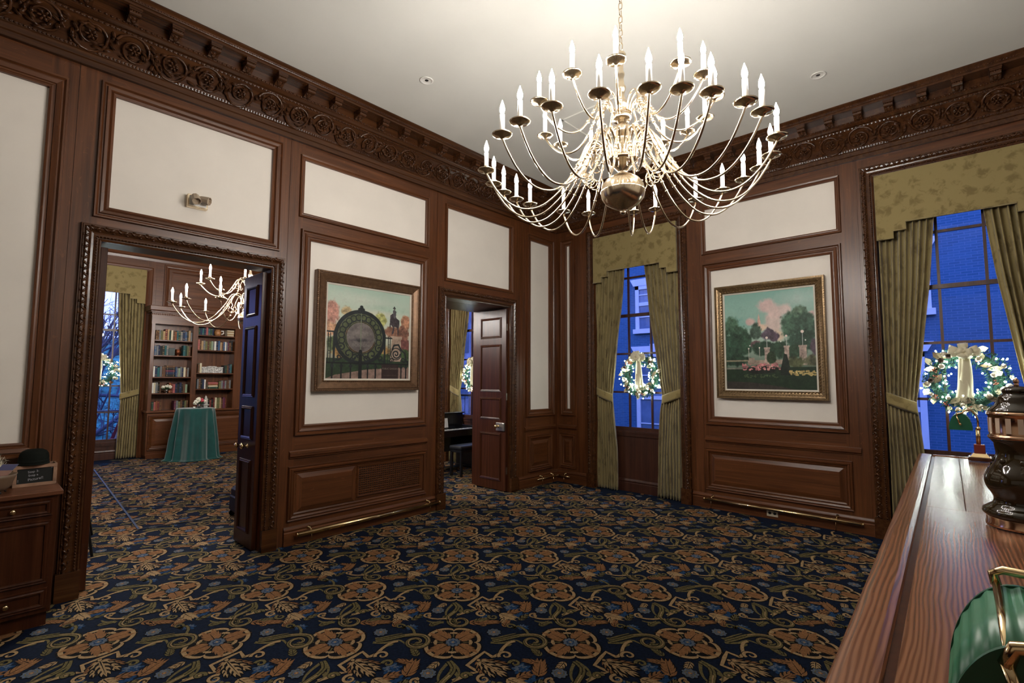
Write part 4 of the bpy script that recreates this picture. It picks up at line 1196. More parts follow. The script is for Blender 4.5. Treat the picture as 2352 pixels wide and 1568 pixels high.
for k in range(16):
    a = PI+k*PI/8
    b = MB(); M = Matrix.Rotation(a, 4, 'Z')
    b.box(.0810, .0836, -.0075, .0075, 1.409-Z, 1.463-Z, 0, M); b.build('band_plaque', plain('cream_enamel_plaque', (.55, .42, .32), .25) if k == 0 else bpy.data.materials['cream_enamel_plaque'], u)
ul('lid', [(.117, 1.487), (.114, 1.494), (.104, 1.502), (.088, 1.512), (.078, 1.524), (.076, 1.540), (.066, 1.548), (.054, 1.552), (.056, 1.560), (.060, 1.566), (.052, 1.574), (.036, 1.580), (.010, 1.583)], GLAZE)
ul('finial', [(.008, 1.582), (.012, 1.587), (.008, 1.591), (.012, 1.597), (.011, 1.604), (.006, 1.611), (.001, 1.614)], COPPER, 20)
b = MB()
for k in range(8):
    a = PI+k*PI/4
    er = Vector((math.cos(a), math.sin(a), 0)); et = Vector((-math.sin(a), math.cos(a), 0))
    for dz, r, s in ((.165, .140, 1), (.19, .128, .8), (.21, .116, .6)):
        b.ell(er*(r*.715+.000)+Vector((0, 0, dz)), et*.020*s, er*.0035, Vector((0, 0, .018)), 8, 5)
    b.ell(er*.075+Vector((0, 0, .235)), et*.011, er*.005, Vector((0, 0, .012)), 8, 5)
b.build('leaf_relief', GLAZE, u)
# ---------------------------------------------------------------- green banker's lamps
GREEN = plain('green_cased_glass', (.03, .15, .075), .38, 0, .5, .1, 6)
GREEND = plain('dark_green_shade_end', (.008, .075, .040), .3, 0, .5, .1, 6)
MAHOG = plain('red_mahogany_block', (.13, .018, .012), .35)
def bankers_lamp(label, loc):
    t = thing('bankers_lamp', label, 'lamp', loc, 0, 'green shaded brass lamps on the bar')
    b = MB(); b.bbox(-.055, .065, -.060, .060, 0, .022, .003); b.build('base_plate', DOORW, t)
    b = MB(); b.prism([(-.048, -.052, .022), (.058, -.052, .022), (.058, .052, .022), (-.048, .052, .022)], (0, 0, .004))
    rr = [[(-.046, -.05, .026), (.056, -.05, .026), (.056, .05, .026), (-.046, .05, .026)], [(-.030, -.034, .048), (.038, -.034, .048), (.038, .034, .048), (-.030, .034, .048)]]
    b.rings(rr, 0, False); b.build('brass_step', BRASS, t)
    b = MB(); b.bbox(-.024, .032, -.028, .028, .048, .106, .003); b.build('wooden_block', MAHOG, t)
    b = MB()
    b.tube([(0, 0, .106), (0, 0, .215)], .0085, 12); b.tube([(.010, .010, .106), (.010, .010, .210)], .005, 8)
    b.lathe([(.012, .205), (.014, .212), (.010, .222)], 14)
    P = [(0, 0, .215)]+[(0, .045-.045*math.cos(a), .255+.078*math.sin(a)) for a in np.linspace(.15, PI*.74, 14)]+[(0, .100, .306), (0, .106, .290)]
    b.tube(P, .0058, 10); b.build('arched_stem', BRASS, t)
    b = MB(); b.tube([(0, .106, .292), (-.004, .100, .27), (-.006, .091, .238)], [.005, .0045, .006], 8); b.sph((-.006, .089, .236), .0085, 10, 6)
    b.tube([(.17, .106, .306), (.17, .108, .318), (.17, .100, .3225), (.165, .05, .323), (.165, .02, .323)], .0048, 8); b.tube([(0, .104, .298), (.17, .106, .308)], .0035, 8); b.build('shade_arm', BRASS, t)
    b = MB(); R0 = []; n = 72
    for x in (.006, .17):
        r_ = []
        for k in range(n+1):
            a = PI*k/n; w_ = 1+.012*math.cos(28*a)
            r_.append((x, .088+.0605*w_*math.cos(a), .195+.112*w_*math.sin(a)))
        for k in range(n, -1, -1):
            a = PI*k/n; r_.append((x, .088+.0560*math.cos(a), .195+.1065*math.sin(a)))
        R0.append(r_)
    b.rings(R0, 0, True); b.build('shade', GREEN, t)
    for x in (.002, .170):
        b = MB(); b.prism([(x, .088+.0615*math.cos(PI*k/40), .195+.1135*math.sin(PI*k/40)) for k in range(41)], (.005, 0, 0)); b.build('shade_end', GREEND, t)
    return t
bankers_lamp('small green-shaded brass lamp at the far end of the bar, below the wreath', (4.585, -.036, 1.073))
bankers_lamp('green-shaded brass lamp nearest the camera, cut by the lower right corner', (.60, -.118, 1.073))

# ---------------------------------------------------------------- sideboard at the left edge with photo props
sb = thing('sideboard', 'dark wooden cabinet with brass knobs at the lower left edge', 'cabinet', (-.25, 4.67, 0))
def sl(o): o.location = (.25, -4.67, 0); return o
yf = 4.468
b = MB(); b.bbox(-.935, .435, yf, 4.862, .09, .83, .003); b.box(-.92, .42, yf+.03, 4.85, 0, .09); sl(b.build('carcass', DOORW, sb))
TOPW = wood('sideboard_top_oak', (.09, .031, .014), (.15, .055, .025), (.19, .075, .036), 0, .3, .15)
b = MB(); b.bbox(-.96, .458, 4.445, 4.862, .83, .862, .006); sl(b.build('top', TOPW, sb))
pl = Pl((0, yf, 0), (1, 0, 0), (0, -1, 0))
FR = [(-.004, .003), (0, .014), (.010, .017), (.018, .011), (.026, .013), (.032, 0)]
for x0, x1 in ((-.91, -.49), (-.46, -.03), (.0, .415)):
    for nm, z0, z1 in (('drawer', .70, .815), ('cabinet_door', .275, .68), ('drawer', .115, .25)):
        b = MB(); b.frame(pl, x0+.034, x1-.034, z0+.034, z1-.034, FR); b.pbox(pl, x0+.03, x1-.03, z0+.03, z1-.03, 0, .005); d = sl(b.build(nm, DOORW, sb))
        if nm == 'drawer':
            b = MB(); M = pl.n.to_track_quat('Z', 'Y').to_matrix().to_4x4()
            b.lathe([(.013, 0), (.013, .003), (.006, .006), (.006, .014), (.013, .019), (.016, .026), (.012, .032), (.001, .034)], 18, pl(x0+.225, (z0+z1)/2, .004), 0, True, M); b.build('knob', BRASS, d)
CRW = plain('weathered_crate_wood', (.34, .20, .13), .7, 0, .3, .25, 14)
cx0, cx1, cy0, cy1, cz = .225, .444, 4.735, 4.855, .862
cr = thing('wooden_crate', 'small wooden crate with a chalkboard front on the sideboard', 'crate', ((cx0+cx1)/2, cy0, cz))
def cl(o): o.location = -Vector(cr.location); return o
b = MB(); b.box(cx0, cx1, cy1-.01, cy1, cz, cz+.142); b.box(cx0, cx0+.01, cy0, cy1, cz, cz+.142); b.box(cx1-.01, cx1, cy0, cy1, cz, cz+.142); b.box(cx0, cx1, cy0, cy1, cz, cz+.008); cl(b.build('box', CRW, cr))
b = MB()
for x0, x1, z0, z1 in ((cx0, cx1, 0, .022), (cx0, cx1, .120, .142), (cx0, cx0+.02, .022, .12), (cx1-.02, cx1, .022, .12)): b.bbox(x0, x1, cy0-.012, cy0+.002, cz+z0, cz+z1, .002)
b.box(cx1-.016, cx1-.006, cy0-.0135, cy0-.012, cz+.030, cz+.046)
cl(b.build('front_frame', CRW, cr))
b = MB(); b.box(cx0+.015, cx1-.015, cy0-.004, cy0+.001, cz+.015, cz+.127); cl(b.build('chalkboard', plain('black_chalkboard', (.012, .013, .012), .85), cr))
CHALK = plain('white_chalk', (.42, .42, .46), .95)
pc = Pl((0, cy0-.0042, 0), (1, 0, 0), (0, -1, 0))
for body, a, z, sz, rz in (('Step 3:', .325, .098, .020, .10), ('Snap a', .325, .074, .019, .09), ('Picture!!', .338, .048, .023, .11), ('!', .252, .040, .026, 0), ('*', .418, .112, .03, 0)):
    M = wallM(pc, a, cz+z, 0) @ Matrix.Rotation(rz, 4, 'Z'); M.translation -= cr.location
    text('chalk_writing', body, sz, cr, CHALK, M, .0003)
HAT = plain('black_felt', (.006, .008, .006), .9, 0, .2, .2)
h = thing('bowler_hat', 'black felt hat lying in the crate on the sideboard', 'hat', (.325, 4.775, 1.0055))
b = MB(); b.lathe([(.074, .0), (.078, .014), (.0785, .045), (.074, .072), (.062, .090), (.042, .101), (.016, .104), (.001, .104)], 30); b.build('crown', HAT, h)
b = MB(); b.lathe([(.074, .004), (.080, -.0005), (.084, .002), (.082, .008), (.076, .010)], 30, cap=False); b.build('brim', HAT, h)
b = MB(); b.lathe([(.0785, .008), (.0800, .010), (.0800, .028), (.0790, .030)], 30, cap=False); b.build('hat_band', HAT, h)
FEA = plain('white_feathers', (.82, .78, .66), .9, 0, .1, .06)
bo = MB(); gg = np.random.default_rng(3)
for i in range(2600):
    c = Vector((.105+.09*(gg.random()+gg.random()-1), 4.76+.06*(gg.random()+gg.random()-1), 1.00+.085*(gg.random()+gg.random()-1)))
    d = Vector(gg.normal(0, 1, 3)).normalized(); s = d.cross(Vector((.3, .5, .8))).normalized(); L = gg.uniform(.015, .035)
    bo.add([c, c+d*L*.5+s*.0016, c+d*L, c+d*L*.5-s*.0016], [[0, 1, 2, 3]])
bo.ell((.108, 4.76, .960), (.085, 0, 0), (0, .06, 0), (0, 0, .085), 14, 9)
o = tag(bo.build('feather_boa', FEA), 'heap of white feathers left of the black hat', 'feather boa'); o['kind'] = 'stuff'
BOWLW = plain('brown_wooden_bowl', (.16, .10, .06), .5)
bw = thing('footed_bowl', 'brown footed bowl at the left photo edge on the sideboard', 'bowl', (.135, 4.575, .862))
b = MB(); b.lathe([(.036, .018), (.062, .024), (.082, .048), (.098, .100), (.106, .122), (.101, .122), (.092, .104), (.072, .052), (.036, .034)], 26, cap=True); b.build('body', BOWLW, bw)
for k in range(4):
    a = k*PI/2+.5; b = MB(); b.tube([(.045*math.cos(a), .045*math.sin(a), .03), (.060*math.cos(a), .060*math.sin(a), .014), (.066*math.cos(a), .066*math.sin(a), .0055)], [.007, .005, .0055], 7); b.build('foot', BLACKM, bw)
NAVY = plain('navy_print', (.03, .03, .11), .35)
bro = thing('brochure', 'folded leaflet with a navy top leaning in the footed bowl', 'leaflet', (.165, 4.545, .985))
b = MB(); b.hexa([V(-.058, -.012, -.012), V(.020, -.012, -.018), V(.020, -.010, -.018), V(-.058, -.010, -.012), V(.004, .028, .060), V(.078, .028, .054), V(.078, .030, .054), V(.004, .030, .060)]); b.build('pages', WHITEP, bro)
b = MB(); b.hexa([V(-.023, .008, .0265), V(.050, .008, .0205), V(.050, .0085, .0205), V(-.023, .0085, .0265), V(.004, .0268, .060), V(.078, .0268, .054), V(.078, .0275, .054), V(.004, .0275, .060)]); b.build('navy_title_block', NAVY, bro)
b = MB(); b.hexa([V(-.058, -.0135, -.012), V(.020, -.0135, -.018), V(.020, -.0125, -.018), V(-.058, -.0125, -.012), V(-.023, .0072, .0265), V(.050, .0072, .0205), V(.050, .0082, .0205), V(-.023, .0082, .0265)]); b.build('picture_block', plain('rust_print', (.22, .10, .07), .35), bro)
# ---------------------------------------------------------------- library bookcase
bk = thing('built_in_bookcase', 'tall oak bookcase full of books in the library', 'bookcase', (3.3, 12.2, 0))
def bl(o): o.location = (-3.3, -12.2, 0); return o
FY = 12.05; BY = YF
LX = (2.46, 3.125); RX = (3.225, 3.945)
b = MB()
b.box(2.46, 4.25, BY-.02, BY-.002, .92, 2.78)
for i in range(18): b.box(2.46+i*.1, 2.466+i*.1, BY-.023, BY-.018, .92, 2.78)
bl(b.build('back_boards', WV, bk))
b = MB()
for x0, x1 in ((2.395, LX[0]), (LX[1], RX[0]), (RX[1], 4.25)): b.bbox(x0, x1, FY, BY-.002, .92, 2.86, .004)
bl(b.build('upright', WV, bk))
b = MB(); b.box(2.392, 4.253, FY-.006, BY-.002, 2.70, 2.90); b.box(2.385, 4.26, FY-.02, FY, 2.86, 2.93)
for i in range(60): b.ell((2.40+i*.031, FY-.022, 2.895), (.012, 0, 0), (0, .010, 0), (0, 0, .022), 6, 4)
b.bbox(2.36, 4.28, FY-.05, BY-.002, 2.93, 2.96, .005); b.bbox(2.33, 4.31, FY-.10, BY-.002, 2.96, 3.06, .012); bl(b.build('cornice', WX, bk))
ROWS_L = (2.378, 2.063, 1.625, 1.293); ROWS_R = (2.530, 2.207, 1.712, 1.373)
for (x0, x1), rows in ((LX, ROWS_L), (RX, ROWS_R)):
    for z in rows:
        b = MB(); b.bbox(x0, x1, FY+.012, BY-.022, z-.024, z, .003); bl(b.build('shelf', WX, bk))
b = MB(); b.bbox(2.40, 4.25, FY-.02, BY-.002, .06, .905, .003); b.box(2.41, 4.24, FY-.035, BY-.01, 0, .09); bl(b.build('base_cupboard', WX, bk))
b = MB(); b.bbox(2.37, 4.27, FY-.06, BY-.002, .905, .946, .006); bl(b.build('base_top', WX, bk))
pl = Pl((0, FY-.02, 0), (1, 0, 0), (0, -1, 0))
for x0, x1 in ((2.50, 3.20), (3.32, 4.12)):
    b = MB(); raised_panel(b, pl, x0, x1, .24, .78, 0, 0); bl(b.build('cupboard_door', WX, bk))
# ---------------------------------------------------------------- books, each its own object
ORD = 'first second third fourth fifth sixth seventh eighth ninth tenth eleventh twelfth thirteenth fourteenth fifteenth sixteenth seventeenth eighteenth nineteenth twentieth'.split()
BC = {'dark red': (.13, .022, .018), 'dark green': (.012, .045, .03), 'navy': (.012, .022, .06), 'black': (.010, .011, .012), 'brown': (.10, .045, .022), 'tan': (.36, .24, .13), 'cream': (.60, .53, .38), 'teal': (.015, .10, .11), 'grey': (.14, .15, .16), 'blue': (.03, .08, .18), 'rust': (.22, .07, .03), 'pale green': (.22, .30, .20), 'white': (.70, .69, .64), 'plum': (.10, .02, .05), 'rose': (.33, .09, .09), 'olive': (.12, .12, .05)}
BM = {k: plain('book_cloth_'+k.replace(' ', '_'), v, .6, 0, .35, .15, 20) for k, v in BC.items()}
PAGES = plain('book_pages', (.62, .55, .42), .9)
GOLDT = plain('gold_spine_tooling', (.45, .30, .10), .4, .6)
protos = {}
def book(cname, kind):
    key = (cname, kind)
    if key in protos: return protos[key]
    b = MB()  # unit book: width 1 (x), depth 1 (y), height 1 (z); spine at y = 0
    b.box(-.5, -.40, 0, 1, 0, 1); b.box(.40, .5, 0, 1, 0, 1)
    b.prism([(-.5, .02, 0), (-.38, -.02, 0), (0, -.035, 0), (.38, -.02, 0), (.5, .02, 0), (.4, .06, 0), (-.4, .06, 0)], (0, 0, 1))
    b.box(-.40, .40, .06, .96, .02, .98, 1)
    if kind: 
        for z in ((.16, .84), (.12, .3, .7, .88), (.5,))[kind-1]: b.box(-.36, .36, -.039, -.02, z-.010, z+.010, 2)
    me_o = b.build('book', [BM[cname], PAGES, GOLDT]); me = me_o.data
    bpy.data.objects.remove(me_o); protos[key] = me
    return me
def put_book(cname, x, z, wd, ht, dp, tilt, label, group, kind, lay=False, y=None):
    o = bpy.data.objects.new('book', book(cname, kind)); COL.objects.link(o)
    o.location = (x, FY+.035 if y is None else y, z)
    if lay: o.rotation_euler = (0, PI/2, 0); o.scale = (wd, dp, ht)
    else: o.rotation_euler = (0, tilt, 0); o.scale = (wd, dp, ht)
    tag(o, label, 'book', group)
PAL = {'mix': ['dark red', 'dark green', 'navy', 'brown', 'tan', 'teal', 'grey', 'blue', 'black', 'olive', 'cream', 'rose'], 'dark': ['black', 'dark green', 'navy', 'brown', 'dark red', 'grey'], 'warm': ['dark red', 'rose', 'brown', 'rust', 'grey', 'plum'], 'cool': ['blue', 'navy', 'teal', 'grey', 'black', 'dark green', 'pale green', 'white']}
def shelf_books(bayname, shelfname, x0, x1, z, hmax, seq, start=0, ymin=.035):
    x = x0; i = start
    for c in seq:
        wd = rng.uniform(.026, .042); ht = hmax*rng.uniform(.80, 1.0)
        if x+wd > x1: break
        lab = '%s book, %s from left on the %s, %s bay' % (c, ORD[i], shelfname, bayname)
        put_book(c, x+wd/2, z+.0005, wd*.97, ht, rng.uniform(.15, .19), 0, lab, 'books on the %s of the %s bay' % (shelfname, bayname), int(rng.integers(0, 4)), y=FY+ymin+rng.uniform(0, .012))
        x += wd; i += 1
    return x, i
def stack(bayname, shelfname, xc, z, seq, ln, dp=.16, th=.03):
    pos = ['lowest', 'second lowest', 'third lowest', 'fourth lowest', 'topmost']
    for k, c in enumerate(seq):
        t_ = th*rng.uniform(.85, 1.2); L = ln*rng.uniform(.9, 1.0)
        o = bpy.data.objects.new('book', book(c, 1)); COL.objects.link(o)
        M = Matrix(((0, 0, 1, 0), (0, 1, 0, 0), (-1, 0, 0, 0), (0, 0, 0, 1)))
        o.location = (xc-L/2, FY+.035, z+t_/2+.0005); o.rotation_euler = M.to_euler(); o.scale = (t_, dp, L)
        nm = 'topmost' if k == len(seq)-1 else pos[k]
        tag(o, '%s book lying flat, %s of the stack, %s, %s bay' % (c, nm, shelfname, bayname), 'book', 'book stack on the %s of the %s bay' % (shelfname, bayname))
        z += t_+.001
S = ['top shelf', 'second shelf', 'third shelf', 'fourth shelf', 'bottom shelf']
L0, L1 = LX; R0_, R1_ = RX
shelf_books('left', S[0], L0+.02, L1, ROWS_L[0], .225, ['brown', 'brown', 'grey', 'olive', 'tan', 'dark red', 'tan', 'dark green', 'cream', 'brown', 'rust', 'teal', 'dark green', 'grey', 'navy', 'blue', 'black', 'tan', 'grey', 'cream', 'dark red'])
x, i = shelf_books('left', S[1], L0+.01, L1, ROWS_L[1], .215, ['blue', 'grey', 'navy', 'black', 'black', 'teal', 'grey'])
shelf_books('left', S[1], 2.972, L1-.005, ROWS_L[1], .225, ['teal', 'dark green', 'olive', 'brown', 'rose', 'navy'], i)
x, i = shelf_books('left', S[2], L0+.01, L1, ROWS_L[2], .225, ['white', 'navy', 'teal', 'grey', 'brown', 'brown'])
stack('left', S[2], 2.763, ROWS_L[2], ['black', 'navy', 'plum', 'black', 'brown'], .17, .16, .042)
shelf_books('left', S[2], 2.853, L1-.005, ROWS_L[2], .215, ['blue', 'grey', 'pale green', 'grey', 'navy', 'cream', 'brown', 'grey', 'plum'], i)
x, i = shelf_books('left', S[3], L0+.02, L1, ROWS_L[3], .22, ['white', 'cream', 'grey', 'black', 'brown'], 0, .115)
shelf_books('left', S[3], 2.77, L1-.005, ROWS_L[3], .215, ['rust', 'dark red', 'rose', 'navy', 'black', 'navy', 'black', 'brown', 'pale green', 'rust'], i, .115)
x, i = shelf_books('left', S[4], L0+.01, L1, .946, .20, ['dark green', 'rose', 'rust', 'dark red', 'brown'])
shelf_books('left', S[4], 2.86, L1-.005, .946, .20, ['plum', 'grey', 'olive', 'brown', 'black', 'olive', 'brown'], i)
shelf_books('right', S[0], R0_+.01, R1_, ROWS_R[0], .165, ['dark green', 'navy', 'teal', 'navy', 'rose', 'teal', 'dark green', 'navy'])
stack('right', S[0], 3.86, ROWS_R[0], ['cream', 'tan', 'cream', 'tan', 'cream'], .14, .16, .027)
shelf_books('right', S[1], R0_+.01, R1_-.02, ROWS_R[1], .225, ['rose', 'brown', 'tan', 'grey', 'olive', 'brown', 'olive', 'pale green', 'grey', 'white', 'navy', 'blue', 'tan', 'brown', 'blue', 'white', 'grey', 'plum', 'brown', 'black'])
x, i = shelf_books('right', S[2], R0_+.03, R1_, ROWS_R[2], .215, ['brown', 'cream'])
shelf_books('right', S[2], 3.755, R1_-.01, ROWS_R[2], .205, ['black', 'dark green', 'brown', 'navy', 'teal'], i)
x, i = shelf_books('right', S[3], R0_+.03, R1_, ROWS_R[3], .22, ['grey', 'brown', 'black', 'navy', 'white'])
stack('right', S[3], 3.56, ROWS_R[3], ['dark green', 'cream', 'rust', 'rose'], .20, .16, .036)
shelf_books('right', S[3], 3.675, R1_-.01, ROWS_R[3], .19, ['olive', 'grey', 'plum', 'grey', 'brown', 'brown', 'grey'], i)
shelf_books('right', S[4], 3.35, R1_-.03, .946, .235, ['black', 'black', 'grey', 'cream', 'black', 'dark red', 'black', 'dark red', 'cream', 'olive', 'olive', 'tan', 'brown', 'plum', 'dark red'])
# ornaments on the shelves
COPB = plain('dark_copper_bowl', (.30, .10, .05), .2, .9)
t = thing('copper_bowl', 'round copper bowl on the second shelf of the left bay', 'bowl', (2.896, FY+.12, ROWS_L[1]))
b = MB(); b.lathe([(.035, .0005), (.038, .006), (.026, .012), (.05, .03), (.066, .06), (.068, .085), (.058, .115), (.050, .122), (.056, .135), (.052, .135), (.046, .12), (.05, .10)], 24); b.build('body', COPB, t)
b = MB(); b.lathe([(.0682, .078), (.0692, .082), (.0682, .088)], 24, cap=False); b.build('rim_band', COPB, t)
b = MB(); b.bbox(2.718, 2.828, FY+.05, FY+.15, ROWS_L[1]+.0005, ROWS_L[1]+.155, .004); tag(b.build('dark_box', plain('dark_slate_box', (.02, .035, .032), .5)), 'dark green box left of the copper bowl on the library shelf', 'box')
t = thing('painted_jar', 'orange painted jar with a pale handle on the right bay top shelf', 'jar', (3.63, FY+.12, ROWS_R[0]))
b = MB(); b.lathe([(.04, .0005), (.058, .02), (.068, .06), (.062, .10), (.045, .125), (.045, .14), (.038, .14)], 22); b.build('body', plain('orange_earthenware', (.35, .16, .06), .4, 0, .5, .4, 25), t)
b = MB(); b.tube([(.055, -.03, .11), (.10, -.035, .11), (.105, -.035, .06), (.06, -.03, .035)], .012, 8); b.build('handle', WHITEP, t)
CASK = plain('mottled_white_casket', (.45, .44, .42), .5, 0, .4, .75, 38)
t = thing('white_casket', 'white mottled casket box on the right bay third shelf', 'box', (3.535, FY+.10, ROWS_R[2]))
b = MB(); b.bbox(-.205, .205, -.07, .07, .0005, .105, .006); b.build('body', CASK, t)
b = MB(); b.bbox(-.210, .210, -.075, .075, .106, .132, .008); b.bbox(-.085, .085, -.05, .05, .132, .150, .006); b.build('lid', CASK, t)
PETAL = plain('white_petals', (.75, .72, .60), .7); LEAFG = plain('flower_leaf_green', (.03, .09, .03), .6); VASEM = plain('silver_vase', (.5, .5, .5), .2, 1)
def bouquet(name, label, loc, vase, blooms, s=1.0):
    t = thing(name, label, 'flowers', loc); g = np.random.default_rng(int(loc[0]*100))
    b = MB(); b.lathe(vase, 18); b.build('vase', VASEM, t)
    top = vase[-1][1]
    b = MB()
    for i in range(26):
        d = Vector((g.normal(0, 1), g.normal(0, 1), g.uniform(.2, 1))).normalized(); c = Vector((0, 0, top))+d*.03*s
        b.ell(c+d*.03*s, d*.035*s, d.cross(V(.1, .2, .9)).normalized()*.012*s, V(0, 0, .004), 6, 3)
    b.build('leaves', LEAFG, t)
    for (x, y, z, r, m) in blooms:
        b = MB(); c = Vector((x, y, top+z))
        for k in range(14):
            d = Vector(g.normal(0, 1, 3)).normalized(); e = d.cross(V(.3, .5, .7)).normalized()
            b.ell(c+d*r*.6, d*r*.45, e*r*.5, d.cross(e)*r*.4, 7, 4)
        b.build('bloom', m, t)
        b = MB(); b.tube([(x, y, top+z-r*.6), (x*.4, y*.4, top-.01)], .003*s, 5); b.build('stem', LEAFG, t)
bouquet('flower_arrangement', 'white flowers in a small silver cup on the left bay shelf', (2.715, FY+.055, ROWS_L[3]), [(.03, .0005), (.022, .008), (.03, .02), (.042, .05), (.040, .07)], [(-.06, -.02, .055, .036, PETAL), (0, -.03, .075, .040, PETAL), (.06, -.02, .055, .036, PETAL)])
# ---------------------------------------------------------------- table under green velvet
TX, TY, TZ = 3.085, 11.46, 1.005
tb = thing('cocktail_table', 'tall round table hidden under green velvet before the bookcase', 'table', (TX, TY, 0))
b = MB(); b.lathe([(.30, TZ-.03), (.305, TZ-.028), (.305, TZ-.008), (.30, TZ-.006)], 40); b.build('tabletop', DOORW, tb)
b = MB(); b.lathe([(.16, .0), (.16, .02), (.04, .05), (.03, .10), (.03, TZ-.06), (.08, TZ-.03)], 24); b.build('pedestal', BLACKM, tb)
b = MB(); rings = []; n = 144; gp = np.random.default_rng(9); ph = gp.uniform(0, 6, 4)
for i, (z, fl, k) in enumerate([(TZ, -.25, 0), (TZ, -.02, 0), (TZ-.006, .006, .0), (TZ-.02, .014, .15), (TZ-.08, .020, .4), (.80, .03, .6), (.6, .05, .8), (.4, .07, 1), (.2, .085, 1.1), (.05, .10, 1.25), (.024, .115, 1.35), (.0105, .16, 1.2)]):
    ring = []
    for j in range(n):
        a = 2*PI*j/n
        f = math.sin(11*a+ph[0]+.5*math.sin(3*a+ph[1]))+.5*math.sin(17*a+ph[2])+.6*math.sin(5*a+ph[3])
        r = .315+fl+k*.030*f
        ring.append((r*math.cos(a), r*math.sin(a), z+(.004*f*(z < .05))))
    rings.append(ring)
rings[0] = [(0.001*math.cos(2*PI*j/n), .001*math.sin(2*PI*j/n), TZ) for j in range(n)]
b.rings(rings, 0, True, True, False)
o = b.build('tablecloth', VELVET); o.location = (TX, TY, 0); tag(o, 'floor-length green velvet tablecloth draped over the round table', 'tablecloth')
so = o.modifiers.new('thickness', 'SOLIDIFY'); so.thickness = .004; so.offset = 1
ROSE = plain('pink_rose_petals', (.50, .06, .09), .6)
bouquet('flower_vase', 'white and pink roses in a glass vase on the green table', (3.10, 11.30, TZ+.005), [(.028, .0), (.034, .004), (.038, .05), (.030, .07), (.034, .08)], [(-.07, -.02, .03, .05, PETAL), (-.03, -.03, .075, .05, PETAL), (.045, -.03, .07, .045, ROSE), (.0, .03, .09, .045, PETAL), (.09, 0, .05, .035, PETAL)])
t = thing('stone_obelisk', 'small grey obelisk ornament right of the roses on the green table', 'ornament', (3.24, 11.40, TZ+.005))
ST = plain('grey_stone', (.40, .39, .36), .6)
b = MB(); b.bbox(-.030, .030, -.03, .03, 0, .045, .002); b.bbox(-.055, .055, -.055, .055, .045, .060, .003); b.build('base', ST, t)
b = MB(); b.rings([[(-.032, -.032, .06), (.032, -.032, .06), (.032, .032, .06), (-.032, .032, .06)], [(-.016, -.016, .21), (.016, -.016, .21), (.016, .016, .21), (-.016, .016, .21)], [(-.001, -.001, .245), (.001, -.001, .245), (.001, .001, .245), (-.001, .001, .245)]], 0, False); b.build('shaft', ST, t)
t = thing('tealight_cup', 'tiny white candle cup left of the roses on the green table', 'candle', (3.0, 11.24, TZ+.005)); b = MB(); b.lathe([(.02, 0), (.022, .03), (.018, .03), (.017, .02)], 14); b.build('cup', WHITEP, t)
# ---------------------------------------------------------------- digital piano and bench
PIA = plain('black_satin_piano', (.010, .010, .012), .22, 0, .5, .2); KEY = plain('white_piano_keys', (.75, .75, .74), .25)
p = thing('digital_piano', 'black upright piano seen through the smaller doorway', 'piano', (5.55, 6.98, 0))
b = MB(); b.bbox(-.70, .70, .0, .14, .30, .975, .006); b.bbox(-.72, .72, -.03, .16, .975, .997, .006); b.build('back_panel', PIA, p)
b = MB(); b.bbox(-.70, .70, -.34, .02, .62, .70, .006); b.bbox(-.70, -.66, -.34, .0, .70, .76, .006); b.bbox(.66, .70, -.34, .0, .70, .76, .006); b.bbox(-.70, .70, -.36, -.335, .60, .715, .004); b.build('key_bed', PIA, p)
for s in (-1, 1):
    b = MB(); b.bbox(s*.68-.025, s*.68+.025, -.30, .13, .0, .62, .005); b.bbox(s*.68-.03, s*.68+.03, -.34, .15, 0, .04, .004); b.build('leg', PIA, p)
b = MB()
for i in range(52): b.box(-.655+i*.0252, -.655+i*.0252+.0242, -.325, -.17, .70, .722)
b.build('white_keys', KEY, p)
b = MB()
for i in range(51):
    if i % 7 in (0, 1, 3, 4, 5): b.box(-.655+(i+1)*.0252-.006, -.655+(i+1)*.0252+.006, -.27, -.17, .722, .732)
b.build('black_keys', PIA, p)
b = MB(); b.hexa([V(-.62, -.03, .79), V(.45, -.03, .79), V(.45, -.02, .79), V(-.62, -.02, .79), V(-.62, .0, .93), V(.45, .0, .93), V(.45, .01, .93), V(-.62, .01, .93)]); b.build('music_rest', PIA, p)
b = MB(); b.hexa([V(-.30, -.060, .735), V(.30, -.060, .735), V(.30, -.055, .735), V(-.30, -.055, .735), V(-.30, -.034, .90), V(.30, -.034, .90), V(.30, -.030, .90), V(-.30, -.030, .90)]); o = b.build('sheet_music', WHITEP); o.location = (5.55, 6.98, 0); tag(o, 'white sheet music standing on the black piano', 'sheet music')
bn = thing('piano_bench', 'black piano bench partly hidden by the open door leaf', 'bench', (5.75, 6.30, 0))
b = MB(); b.bbox(-.28, .28, -.15, .15, .44, .50, .018); b.build('padded_seat', plain('black_leatherette', (.014, .015, .02), .35), bn)
b = MB(); b.bbox(-.26, .26, -.14, .14, .39, .44, .004); b.build('apron', PIA, bn)
for sx in (-1, 1):
    for sy in (-1, 1): b = MB(); b.bbox(sx*.24-.02, sx*.24+.02, sy*.12-.02, sy*.12+.02, 0, .39, .003); b.build('leg', PIA, bn)
